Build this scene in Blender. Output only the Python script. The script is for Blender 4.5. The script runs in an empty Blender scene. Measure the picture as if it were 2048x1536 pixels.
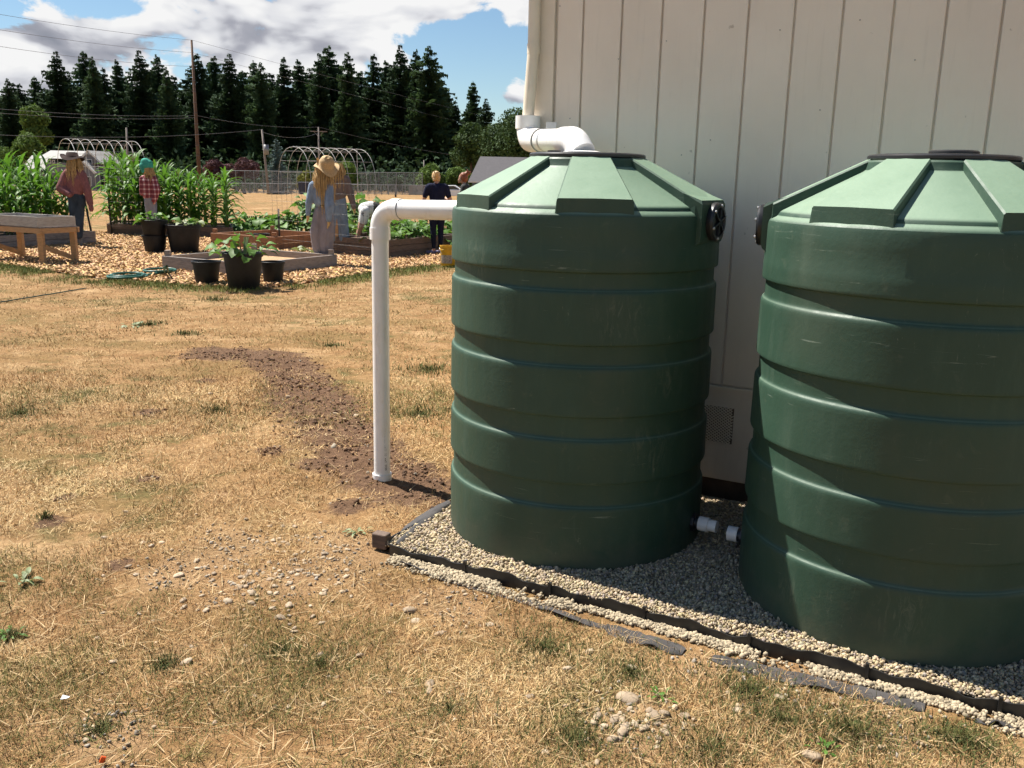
import bpy, math, random
import numpy as np
from mathutils import Vector, Matrix
R = math.radians
rnd = random.Random(7)
NP = np.random.default_rng(11)
sc = bpy.context.scene
COL = sc.collection

# ------------------------------------------------------------------ camera
F_PX, PITCH, ROLL, CAM_H = 1800.5, 0.2262, 0.0207, 1.65
_fw = np.array([0, math.cos(PITCH), -math.sin(PITCH)]); _r0 = np.array([1., 0, 0]); _u0 = np.cross(_r0, _fw)
_rt = math.cos(ROLL)*_r0 + math.sin(ROLL)*_u0
_up = -math.sin(ROLL)*_r0 + math.cos(ROLL)*_u0
_o = np.array([0, 0, CAM_H])
cd = bpy.data.cameras.new('camera'); cam = bpy.data.objects.new('camera', cd); COL.objects.link(cam)
cd.sensor_width = 36; cd.lens = F_PX*36/2048; cd.clip_start = 0.05; cd.clip_end = 3000
cam.matrix_world = Matrix(((_rt[0], _up[0], -_fw[0], 0), (_rt[1], _up[1], -_fw[1], 0), (_rt[2], _up[2], -_fw[2], CAM_H), (0, 0, 0, 1)))
sc.camera = cam
def ray(px, py): return _fw + _rt*(px-1024)/F_PX - _up*(py-768)/F_PX
def at(px, py, D):                      # surveyed point: bearing of a photo point at distance D
    d = ray(px, py); return Vector(_o + d*(D/d[1]))
def gp(px, py, z=0.0):                  # surveyed point on the level z
    d = ray(px, py); return Vector(_o + d*((z-_o[2])/d[2]))

# ------------------------------------------------------------------ sun, sky, exposure
SUN_A, SUN_EL = R(58.0), R(57)          # sun stands ahead and to the left
sdir = Vector((-math.sin(SUN_A)*math.cos(SUN_EL), math.cos(SUN_A)*math.cos(SUN_EL), math.sin(SUN_EL)))
sl = bpy.data.lights.new('sun', 'SUN'); sl.energy = 5.0; sl.angle = R(0.53); sl.color = (1, 0.95, 0.87)
so = bpy.data.objects.new('sun', sl); COL.objects.link(so); so.rotation_euler = sdir.to_track_quat('Z', 'Y').to_euler()
so.location = sdir*40
sc.view_settings.view_transform = 'Standard'; sc.view_settings.look = 'None'
sc.view_settings.exposure = 1.1; sc.view_settings.gamma = 1
sc.cycles.max_bounces = 5; sc.cycles.diffuse_bounces = 3; sc.cycles.glossy_bounces = 3; sc.cycles.transmission_bounces = 3; sc.cycles.use_denoising = True; sc.cycles.adaptive_threshold = .03

class NT:
    def __init__(s, tree): s.t = tree
    def n(s, typ, **kw):
        nd = s.t.nodes.new(typ)
        for k, v in kw.items(): setattr(nd, k, v)
        return nd
    def set(s, sock, v):
        if isinstance(v, bpy.types.NodeSocket): s.t.links.new(v, sock)
        elif v is not None: sock.default_value = v
    def math(s, op, a, b=None, c=None, clamp=False):
        nd = s.n('ShaderNodeMath', operation=op, use_clamp=clamp)
        s.set(nd.inputs[0], a)
        if b is not None: s.set(nd.inputs[1], b)
        if c is not None: s.set(nd.inputs[2], c)
        return nd.outputs[0]
    def noise(s, vec, scale, detail=4, rough=.55, dist=0.0, col=False):
        nd = s.n('ShaderNodeTexNoise'); s.set(nd.inputs['Vector'], vec); nd.inputs['Scale'].default_value = scale
        nd.inputs['Detail'].default_value = detail; nd.inputs['Roughness'].default_value = rough; nd.inputs['Distortion'].default_value = dist
        return nd.outputs[1 if col else 0]
    def ramp(s, f, stops, interp='LINEAR'):
        nd = s.n('ShaderNodeValToRGB'); nd.color_ramp.interpolation = interp; s.set(nd.inputs[0], f)
        e = nd.color_ramp.elements
        while len(e) < len(stops): e.new(.5)
        for x, (p, c) in zip(e, stops):
            x.position = p; x.color = (*c, 1) if len(c) == 3 else c
        return nd.outputs[0]
    def mix(s, f, a, b, blend='MIX'):
        nd = s.n('ShaderNodeMix', data_type='RGBA', blend_type=blend)
        s.set(nd.inputs[0], f)
        for i, v in ((6, a), (7, b)):
            if isinstance(v, tuple): v = (*v, 1) if len(v) == 3 else v
            s.set(nd.inputs[i], v)
        return nd.outputs[2]
    def mapr(s, f, a, b, c=0., d=1., smooth=True):
        nd = s.n('ShaderNodeMapRange'); nd.interpolation_type = 'SMOOTHSTEP' if smooth else 'LINEAR'; s.set(nd.inputs[0], f)
        for i, v in zip((1, 2, 3, 4), (a, b, c, d)): nd.inputs[i].default_value = v
        return nd.outputs[0]
    def scale(s, vec, v):
        nd = s.n('ShaderNodeMapping'); s.set(nd.inputs[0], vec); nd.inputs['Scale'].default_value = v; return nd.outputs[0]
    def comb(s, x, y, z):
        nd = s.n('ShaderNodeCombineXYZ')
        for i, v in enumerate((x, y, z)): s.set(nd.inputs[i], v)
        return nd.outputs[0]

world = bpy.data.worlds.new('World'); sc.world = world; world.use_nodes = True
wt = NT(world.node_tree); world.node_tree.nodes.clear()
sky = wt.n('ShaderNodeTexSky', sky_type='NISHITA', sun_disc=False, sun_elevation=SUN_EL, sun_rotation=-SUN_A, air_density=1.0, dust_density=0.1, ozone_density=3.5)
tc = wt.n('ShaderNodeTexCoord')
sp = wt.n('ShaderNodeSeparateXYZ'); wt.set(sp.inputs[0], tc.outputs['Generated'])
az = wt.math('ARCTAN2', sp.outputs[0], sp.outputs[1]); el = wt.math('ARCSINE', sp.outputs[2])
def cloud_density(elv):
    q = wt.comb(az, wt.math('MULTIPLY', elv, 1.9), 3.7)
    n1 = wt.noise(q, 9.5, 9, .60, .35)
    return n1
def azel(px, py):
    d = ray(px, py); d = d/np.linalg.norm(d); return math.atan2(d[0], d[1]), math.asin(d[2])
PXA = 1/1800
blobs = [(640, 40, 300, 85, .16), (130, 85, 150, 50, .15), (20, 140, 100, 45, .12), (560, 120, 260, 40, .12), (860, 22, 110, 36, .16), (1000, 188, 62, 24, .18), (1050, 8, 40, 36, .22),
         (185, 10, 80, 30, -.20), (15, 5, 60, 16, -.10), (350, 105, 70, 30, -.20), (945, 120, 105, 70, -.36)]
bias = None
for px, py, rx, ry, w in blobs:
    a0, e0 = azel(px, py)
    dx = wt.math('DIVIDE', wt.math('SUBTRACT', az, a0), rx*PXA); dy = wt.math('DIVIDE', wt.math('SUBTRACT', el, e0), ry*PXA)
    d2 = wt.math('ADD', wt.math('MULTIPLY', dx, dx), wt.math('MULTIPLY', dy, dy))
    g = wt.math('MULTIPLY', wt.math('EXPONENT', wt.math('MULTIPLY', d2, -0.9)), w)
    bias = g if bias is None else wt.math('ADD', bias, g)
n1 = cloud_density(el)
sm1 = wt.noise(wt.comb(az, wt.math('MULTIPLY', el, 1.9), 3.7), 9.5, 3, .5, .35); sm2 = wt.noise(wt.comb(az, wt.math('MULTIPLY', wt.math('ADD', el, .022), 1.9), 3.7), 9.5, 3, .5, .35)
dens = wt.math('SUBTRACT', wt.math('ADD', wt.math('ADD', n1, bias), 0.0), wt.mapr(el, .22, .8, 0, .16))   # the bank of cumulus opens up overhead
cover = wt.mapr(dens, .50, .575)
grey = wt.math('MULTIPLY', wt.math('SUBTRACT', wt.noise(wt.comb(az, wt.math('MULTIPLY', el, 2.6), 9.1), 5.5, 4, .5), .47), 1.7)
shade = wt.math('ADD', wt.math('MULTIPLY', wt.math('SUBTRACT', sm1, sm2), 2.6), wt.math('ADD', .66, wt.math('MULTIPLY', wt.math('SUBTRACT', n1, sm1), 1.1)))
thick = wt.math('ADD', wt.mapr(dens, .60, .85, -.06, .34), grey)
shade = wt.math('SUBTRACT', shade, thick)
ccol = wt.ramp(shade, [(0.0, (.30, .32, .38)), (.28, (.44, .45, .51)), (.5, (.80, .81, .85)), (.72, (1.0, 1.0, 1.0))])
b1 = wt.n('ShaderNodeBackground'); wt.set(b1.inputs[0], wt.mix(1.0, sky.outputs[0], (.95, 1.0, 1.0), 'MULTIPLY')); b1.inputs[1].default_value = 0.052
b2 = wt.n('ShaderNodeBackground'); wt.set(b2.inputs[0], ccol); b2.inputs[1].default_value = 0.43
ms = wt.n('ShaderNodeMixShader'); wt.set(ms.inputs[0], cover); wt.set(ms.inputs[1], b1.outputs[0]); wt.set(ms.inputs[2], b2.outputs[0])
wo = wt.n('ShaderNodeOutputWorld'); wt.set(wo.inputs[0], ms.outputs[0])

# ------------------------------------------------------------------ materials
MATS = {}
def new_mat(name):
    m = bpy.data.materials.new(name); m.use_nodes = True; t = NT(m.node_tree); m.node_tree.nodes.clear()
    b = t.n('ShaderNodeBsdfPrincipled'); o = t.n('ShaderNodeOutputMaterial'); t.set(o.inputs[0], b.outputs[0])
    MATS[name] = m
    return m, t, b
def pos(t): return t.n('ShaderNodeNewGeometry').outputs['Position']
def bump(t, b, h, strength=.3, dist=.01):
    nd = t.n('ShaderNodeBump'); nd.inputs['Strength'].default_value = strength; nd.inputs['Distance'].default_value = dist
    t.set(nd.inputs['Height'], h); t.set(b.inputs['Normal'], nd.outputs[0])
def plain(name, col, rough=.6, var=.25, scale=8., stretch=(1, 1, 1), bstr=0., bscale=60., metal=0., spec=.5, trans=0.):
    m, t, b = new_mat(name)
    p = pos(t)
    f = t.noise(t.scale(p, stretch), scale, 5, .6)
    lo = tuple(max(0, c*(1-var)) for c in col); hi = tuple(min(1, c*(1+var)) for c in col)
    c = t.ramp(f, [(.28, lo), (.72, hi)])
    t.set(b.inputs['Base Color'], c); b.inputs['Roughness'].default_value = rough; b.inputs['Metallic'].default_value = metal
    b.inputs['Specular IOR Level'].default_value = spec
    if bstr: bump(t, b, t.noise(t.scale(p, stretch), bscale, 4, .6), bstr, .03 if bscale == 17. else .01)
    if trans:
        tr = t.n('ShaderNodeBsdfTranslucent'); t.set(tr.inputs[0], t.mix(.5, c, (col[0]*1.3, col[1]*1.4, col[2]*.6)))
        mx = t.n('ShaderNodeMixShader'); mx.inputs[0].default_value = trans
        t.set(mx.inputs[1], b.outputs[0]); t.set(mx.inputs[2], tr.outputs[0])
        o = [n for n in t.t.nodes if n.type == 'OUTPUT_MATERIAL'][0]; t.set(o.inputs[0], mx.outputs[0])
    return m
def attr_mat(name, rough=.8, spec=.3, trans=0., var=.15, scale=30):
    m, t, b = new_mat(name)
    a = t.n('ShaderNodeAttribute'); a.attribute_name = 'tint'
    c = t.mix(t.noise(pos(t), scale, 3), a.outputs[0], (0, 0, 0)); 
    mixn = c.node; mixn.inputs[0].default_value = 0
    f = t.math('MULTIPLY', t.noise(pos(t), scale, 3), var*2)
    c = t.mix(f, a.outputs[0], (.05, .04, .03))
    t.set(b.inputs['Base Color'], c); b.inputs['Roughness'].default_value = rough; b.inputs['Specular IOR Level'].default_value = spec
    if trans:
        tr = t.n('ShaderNodeBsdfTranslucent'); t.set(tr.inputs[0], c)
        mx = t.n('ShaderNodeMixShader'); mx.inputs[0].default_value = trans
        t.set(mx.inputs[1], b.outputs[0]); t.set(mx.inputs[2], tr.outputs[0])
        o = [n for n in t.t.nodes if n.type == 'OUTPUT_MATERIAL'][0]; t.set(o.inputs[0], mx.outputs[0])
    return m

# ground: dry lawn with bare soil
m, t, b = new_mat('lawn')
p = pos(t)
n_big = t.noise(p, .55, 4, .6); n_mid = t.noise(p, 3.2, 5, .65, .4); n_fine = t.noise(p, 42, 5, .7); n_ff = t.noise(t.scale(p, (1, .6, 1)), 160, 3, .7)
straw = t.ramp(n_fine, [(.25, (.145, .080, .036)), (.5, (.305, .180, .080)), (.75, (.45, .295, .148))])
straw = t.mix(t.mapr(n_ff, .45, .7, 0, .5), straw, (.46, .31, .16))
straw = t.mix(t.mapr(n_mid, .42, .60, .0, .7), straw, (.225, .118, .048))
straw = t.mix(t.mapr(t.noise(t.scale(p, (.6, 1.2, 1)), 1.1, 6, .7), .46, .60, 0, .65), straw, (.19, .125, .048))
straw = t.mix(t.mapr(t.noise(t.scale(p, (.8, 1.1, 1)), .9, 6, .7), .52, .64, 0, .6), straw, (.47, .315, .165))
green = t.ramp(n_fine, [(.3, (.058, .060, .021)), (.7, (.165, .150, .056))])
gm = t.mapr(t.math('ADD', t.math('MULTIPLY', n_big, .5), t.math('MULTIPLY', n_mid, .5)), .515, .62, 0, .8)
c1 = t.mix(gm, straw, green)
n_cl = t.noise(t.scale(p, (1, .75, 1)), 13, 6, .75, .6)
c1 = t.mix(t.mapr(n_cl, .50, .66, 0, .62), c1, (.135, .078, .034))
c1 = t.mix(t.mapr(n_cl, .42, .30, 0, .45), c1, (.50, .335, .175))
bare = t.mapr(n_mid, .38, .28, 0, .7)
c1 = t.mix(bare, c1, (.33, .205, .112))
sa = t.n('ShaderNodeAttribute'); sa.attribute_name = 'soil'
soilc = t.ramp(t.noise(p, 30, 5, .7), [(.25, (.070, .040, .024)), (.55, (.150, .088, .052)), (.8, (.23, .145, .088))])
sf = t.mapr(t.math('ADD', sa.outputs['Fac'], t.math('MULTIPLY', t.math('SUBTRACT', t.noise(p, 7, 6, .75), .5), 1.5)), .30, .72)
c1 = t.mix(sf, c1, soilc)
da = t.n('ShaderNodeAttribute'); da.attribute_name = 'dust'
c1 = t.mix(t.mapr(da.outputs['Fac'], .3, .9, 0, .6), c1, t.ramp(t.noise(p, 60, 5, .7), [(.3, (.22, .130, .066)), (.7, (.42, .275, .15))]))
t.set(b.inputs['Base Color'], c1); b.inputs['Roughness'].default_value = .95; b.inputs['Specular IOR Level'].default_value = .1
bump(t, b, t.math('ADD', n_fine, t.math('MULTIPLY', n_ff, .5)), .9, .02)

# green moulded plastic of the tanks
SCUFFS = [tuple(at(1800, 1225, 2.86))+(.15,), tuple(at(1570, 1190, 3.08))+(.10,), tuple(at(1300, 900, 3.62))+(.16,), tuple(at(1240, 640, 3.58))+(.16,), tuple(at(1330, 760, 3.65))+(.12,), tuple(at(950, 520, 3.8))+(.14,)]
m, t, b = new_mat('tank_plastic')
p = pos(t); oc = t.n('ShaderNodeTexCoord').outputs['Object']; so_ = t.n('ShaderNodeSeparateXYZ'); t.set(so_.inputs[0], oc)
n1 = t.noise(p, 2.6, 5, .6, .5); n2 = t.noise(t.scale(p, (1, 1, .18)), 14, 5, .65); n3 = t.noise(p, 55, 4, .6)
base = t.ramp(n1, [(.3, (.021, .053, .033)), (.7, (.030, .067, .043))])
base = t.mix(t.mapr(n2, .50, .76, 0, .40), base, (.060, .098, .064))                           # rain streaks
base = t.mix(t.mapr(t.noise(p, 1.7, 5, .62), .48, .68, 0, .32), base, (.056, .074, .048))      # dusty film
base = t.mix(t.mapr(t.noise(p, 9, 6, .7, .8), .58, .72, 0, .35), base, (.085, .105, .070))      # rubbed patches
scr = t.noise(t.scale(p, (3, 3, 60)), 1.3, 6, .75, 1.2)
base = t.mix(t.math('MULTIPLY', t.mapr(scr, .62, .70, 0, .8), t.mapr(t.noise(p, 3.1, 3), .46, .6)), base, (.17, .21, .165))
scr2 = t.noise(t.scale(p, (22, 22, 4)), 1.6, 6, .8, 2.0)
base = t.mix(t.math('MULTIPLY', t.mapr(scr2, .60, .72, 0, .8), t.mapr(t.noise(p, 2.3, 2), .53, .64)), base, (.20, .22, .165))
mud = t.math('ADD', so_.outputs[2], t.math('MULTIPLY', t.math('SUBTRACT', t.noise(p, 6, 5, .7), .5), .45))
base = t.mix(t.mapr(mud, .20, .0, 0, .45), base, (.090, .090, .062))                          # splashed dirt near the ground
for cx_, cy_, cz_2, rr_ in SCUFFS:
    dv = t.n('ShaderNodeVectorMath', operation='DISTANCE'); t.set(dv.inputs[0], p); dv.inputs[1].default_value = (cx_, cy_, cz_2)
    sm_ = t.math('MULTIPLY', t.mapr(dv.outputs['Value'], rr_, rr_*.2, 0, 1), t.mapr(t.noise(t.scale(p, (14, 14, 3.5)), 2.4, 7, .8, 1.5), .47, .66, 0, .5))
    base = t.mix(sm_, base, (.13, .15, .105))
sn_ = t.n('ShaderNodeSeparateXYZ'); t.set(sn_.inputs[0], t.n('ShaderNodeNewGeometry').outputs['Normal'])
sunlit_top = t.mapr(sn_.outputs[2], .58, .89, 0, .92)                                             # strong sunlight on the upward faces, painted in as a paler green
base = t.mix(sunlit_top, base, t.ramp(n1, [(.3, (.175, .258, .178)), (.7, (.21, .295, .21))]))
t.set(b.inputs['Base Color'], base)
t.set(b.inputs['Roughness'], t.mapr(n2, .3, .75, .48, .66)); b.inputs['Specular IOR Level'].default_value = .38
bump(t, b, t.math('ADD', t.math('ADD', n3, t.math('MULTIPLY', n2, .4)), t.math('MULTIPLY', t.noise(p, 5, 3, .5), 1.6)), .16, .005)

# siding paint
m, t, b = new_mat('siding_paint')
p = pos(t)
f = t.noise(t.scale(p, (1, 1, .12)), 22, 5, .7); f2 = t.noise(p, 1.3, 5, .6)
c = t.ramp(f2, [(.3, (.71, .62, .515)), (.7, (.79, .695, .585))])
c = t.mix(t.mapr(f, .6, .8, 0, .3), c, (.62, .545, .45))
c = t.mix(t.mapr(t.noise(p, 26, 2, .5), .75, .8, 0, .6), c, (.33, .27, .21))
sz_ = t.n('ShaderNodeSeparateXYZ'); t.set(sz_.inputs[0], p)
c = t.mix(t.mapr(t.math('ADD', sz_.outputs[2], t.math('MULTIPLY', t.noise(t.scale(p, (1, 1, .3)), 9, 5, .7), .5)), .75, .3, 0, .45), c, (.40, .32, .235))
c = t.mix(t.mapr(t.noise(t.scale(p, (1, 1, .06)), 34, 6, .7), .55, .72, 0, .16), c, (.50, .43, .34))
t.set(b.inputs['Base Color'], c); b.inputs['Roughness'].default_value = .62
bump(t, b, t.noise(t.scale(p, (1, 1, .05)), 120, 5, .7), .35, .003)

plain('trim_paint', (.74, .65, .53), .6, .06, 6, bstr=.15)
plain('foundation', (.10, .065, .045), .9, .3, 10)
plain('roof_shingle', (0.128, 0.112, 0.104), .9, .3, 20, bstr=.4)
m, t, b = new_mat('pvc')
p = pos(t)
c = t.ramp(t.noise(p, 6, 5, .6), [(.3, (.76, .74, .71)), (.7, (.83, .82, .80))])
c = t.mix(t.mapr(t.noise(t.scale(p, (1, 1, .3)), 30, 5, .65), .52, .75, 0, .5), c, (.58, .52, .43))
t.set(b.inputs['Base Color'], c); b.inputs['Roughness'].default_value = .34
plain('downspout_paint', (.72, .635, .50), .5, .06, 8)
plain('ink', (.05, .05, .06), .6, .3, 200)
plain('seam_grey', (.30, .28, .26), .7, .1)
plain('zinc', (.55, .55, .54), .4, .1, 20, metal=.8)
plain('black_plastic', (.016, .016, .018), .38, .3, 30, bstr=.05)
plain('black_edging', (.02, .019, .018), .45, .4, 14, bstr=.1)
plain('pot_plastic', (.009, .009, .010), .5, .5, 9, bstr=.1, spec=.3)
plain('fabric', (.052, .047, .045), .85, .4, 12, bstr=.3, bscale=300)
attr_mat('pebble', .85, .25, var=.15, scale=60)
attr_mat('blade', .85, .15, trans=0, var=.12, scale=50)
attr_mat('chip', .8, .2, var=.12, scale=30)
plain('gravel_bed', (.28, .235, .165), .95, .5, 90, bstr=.8, bscale=120)
plain('chip_bed', (.38, .235, .12), .95, .5, 26, bstr=.8, bscale=40)
plain('soil', (0.096, 0.056, 0.032), .95, .5, 30, bstr=.6)
plain('stone', (.30, .225, .15), .85, .4, 12, bstr=.3)
plain('pale_stone', (.40, .31, .21), .85, .25, 14, bstr=.3)
plain('wood_grey', (.24, .205, .18), .85, .3, 9, (1, 1, 5), .3)
plain('wood_brown', (.12, .082, .06), .85, .4, 9, (1, 1, 6), .4)
plain('wood_cedar', (.28, .135, .065), .8, .3, 9, (1, 1, 6), .3)
plain('wood_new', (.40, .23, .105), .75, .22, 10, (1, 1, 5), .3)
plain('corn_leaf', (.085, .185, .026), .5, .45, 5, trans=.38, spec=.22)
plain('corn_stalk', (.13,.19,.055), .6, .3, 8)
plain('tassel', (0.36, 0.288, 0.128), .8, .3)
plain('squash_leaf', (.10, .195, .036), .55, .5, 6, trans=.3, spec=.25)
plain('grey_leaf', (.20,.24,.11), .6, .35, 20, trans=.2)
plain('conifer', (.050, .085, .040), .8, .6, .35, trans=.2, spec=.08)
plain('conifer_dark', (.034, .060, .030), .8, .6, .35, trans=.15, spec=.08)
plain('spruce_blue', (.12,.17,.155), .8, .4, 1.5, spec=.08)
plain('leaf_dark', (.045, .075, .026), .7, .6, .5, trans=.15, spec=.08)
plain('leaf_mid', (.095, .145, .036), .7, .5, .8, trans=.2, spec=.08)
plain('leaf_yellow', (.17, .17, .045), .7, .4, .8, trans=.2, spec=.08)
plain('leaf_purple', (.11,.055,.06), .75, .5, 1.2, trans=.15, spec=.08)
plain('bark', (0.06, 0.0416, 0.0304), .95, .4, 3, (1, 1, .3), .5)
plain('pole_wood', (0.128, 0.076, 0.0496), .9, .35, 2, (1, 1, .2))
plain('pole_grey', (0.208, 0.18, 0.16), .9, .25, 2, (1, 1, .2))
plain('wire', (.10, .10, .11), .6, .1)
plain('galvanised', (0.224, 0.228, 0.232), .5, .15, 5, metal=.4)
plain('fence_mesh', (0.144, 0.144, 0.148), .6, .1)
plain('frame_white', (.36,.355,.345), .5, .1)
plain('house_grey', (.17,.17,.185), .8, .08, 2, (1, 1, 8))
plain('house_trim', (0.576, 0.576, 0.56), .6, .05)
plain('house_roof', (.33,.32,.30), .9, .12, 3)
plain('dark_roof', (0.092, 0.0864, 0.092), .9, .12, 3)
plain('house_blue', (0.096, 0.128, 0.192), .8, .1, 2)
plain('window_glass', (.03, .035, .04), .1, .2)
plain('car_white', (.78, .79, .80), .25, .02)
plain('tyre', (.015, .015, .015), .8, .2)
plain('bin_blue', (0.02, 0.028, 0.06), .5, .2)
plain('hose_green', (0.024, 0.112, 0.08), .4, .3, 20)
plain('bucket_yellow', (0.496, 0.272, 0.0048), .4, .1, 12)
plain('bucket_label', (0.28, 0.24, 0.208), .6, .5, 40)
plain('orange_plastic', (0.64, 0.08, 0.008), .4, .1)
plain('paper_white', (0.64, 0.64, 0.64), .7, .05)
plain('tray_grey', (.36,.33,.295), .85, .2, 9, (1, 1, 5), .3)
plain('hose_dark', (.02, .05, .03), .6, .3, 20)
plain('thin_wire', (.06,.06,.06), .6, .1)
plain('straw', (.42, .28, .12), .8, .55, 60, (1, 1, .15))
plain('straw_hat', (.43, .29, .14), .8, .25, 60, bstr=.4, bscale=200)
plain('felt_hat', (.04,.026,.023), .85, .3, 8, spec=.08)
plain('teal_cloth', (.05,.30,.22), .8, .3, 10, stretch=(1, 1, .45), bstr=1.0, bscale=17., spec=.15)
plain('mauve_knit', (.21,.09,.088), .95, .25, 30, stretch=(1, 1, .45), bstr=1.0, bscale=17., spec=.15)
plain('denim_dark', (0.0384, 0.0544, 0.076), .9, .45, 7, stretch=(1, 1, .45), bstr=1.0, bscale=17., spec=.15)
plain('denim_light', (.17,.22,.28), .9, .3, 7, stretch=(1, 1, .45), bstr=1.0, bscale=17., spec=.15)
plain('chambray', (.18,.235,.32), .9, .3, 12, stretch=(1, 1, .45), bstr=1.0, bscale=17., spec=.15)
plain('grey_cloth', (.22,.20,.215), .9, .2, 8, stretch=(1, 1, .45), bstr=1.0, bscale=17., spec=.15)
plain('taupe_cloth', (0.152, 0.12, 0.112), .9, .25, 10, stretch=(1, 1, .45), bstr=1.0, bscale=17., spec=.15)
plain('pale_trousers', (0.24, 0.248, 0.288), .9, .2, 8, stretch=(1, 1, .45), bstr=1.0, bscale=17., spec=.15)
plain('skin', (.40, .21, .14), .55, .1, 8)
plain('navy_tee', (.012, .014, .035), .9, .25, 12, stretch=(1, 1, .45), bstr=1.0, bscale=17., spec=.15)
plain('navy_leggings', (.008, .011, .024), .85, .25, 12, stretch=(1, 1, .45), bstr=1.0, bscale=17., spec=.15)
plain('shoe_lilac', (0.136, 0.12, 0.216), .7, .3, 20)
plain('shoe_red', (0.088, 0.016, 0.012), .7, .4, 20)
plain('hair_blond', (.50,.32,.15), .6, .4, 60, (1, 1, .2))
plain('hair_red', (0.216, 0.06, 0.0176), .55, .4, 60)
plain('dark_tee', (.02, .022, .02), .9, .3)
m, t, b = new_mat('plaid')
oc = t.n('ShaderNodeTexCoord').outputs['Object']; s3 = t.n('ShaderNodeSeparateXYZ'); t.set(s3.inputs[0], oc)
def stripe(v, k): return t.mapr(t.math('ABSOLUTE', t.math('SUBTRACT', t.math('FRACT', t.math('MULTIPLY', v, k)), .5)), .12, .2)
f = t.math('MULTIPLY', t.math('ADD', stripe(t.math('ADD', s3.outputs[0], s3.outputs[1]), 9), stripe(s3.outputs[2], 9)), .5)
t.set(b.inputs['Base Color'], t.ramp(f, [(0, (.62, .50, .47)), (.5, (.36, .13, .13)), (1, (.16, .025, .035))])); b.inputs['Roughness'].default_value = .9
m, t, b = new_mat('splatter_shorts')
f = t.mapr(t.noise(pos(t), 11, 4, .6), .58, .64)
t.set(b.inputs['Base Color'], t.mix(f, (.68, .66, .64), (.06, .05, .06))); b.inputs['Roughness'].default_value = .9

# ------------------------------------------------------------------ mesh helpers
def tag(o, label=None, cat=None, group=None, kind=None):
    if label: o['label'] = label
    if cat: o['category'] = cat
    if group: o['group'] = group
    if kind: o['kind'] = kind
    return o
def link(o, parent=None):
    COL.objects.link(o)
    if parent is not None: o.parent = parent
    return o
def empty(name, loc=(0, 0, 0), rz=0., **kw):
    o = bpy.data.objects.new(name, None); o.empty_display_size = .1; link(o); o.location = loc; o.rotation_euler = (0, 0, rz)
    return tag(o, **kw)
def mesh_from(name, verts, faces, mats, midx=None, smooth=False):
    me = bpy.data.meshes.new(name); me.from_pydata([tuple(v) for v in verts], [], faces)
    for mm in (mats if isinstance(mats, (list, tuple)) else [mats]): me.materials.append(MATS[mm])
    if midx is not None: me.polygons.foreach_set('material_index', midx)
    if smooth: me.polygons.foreach_set('use_smooth', [True]*len(me.polygons))
    me.update(); return me
def np_mesh(name, V, F, matname, tint=None, smooth=False):
    V = np.asarray(V, np.float32); F = np.asarray(F, np.int32); k = F.shape[1]
    me = bpy.data.meshes.new(name); me.vertices.add(len(V)); me.vertices.foreach_set('co', V.ravel())
    me.loops.add(F.size); me.loops.foreach_set('vertex_index', F.ravel())
    me.polygons.add(len(F)); me.polygons.foreach_set('loop_start', np.arange(0, F.size, k, dtype=np.int32))
    if smooth: me.polygons.foreach_set('use_smooth', np.ones(len(F), bool))
    me.materials.append(MATS[matname]); me.update(calc_edges=True)
    if tint is not None:
        a = me.attributes.new('tint', 'FLOAT_COLOR', 'POINT')
        c = np.ones((len(V), 4), np.float32); c[:, :3] = tint; a.data.foreach_set('color', c.ravel())
    return me
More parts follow.
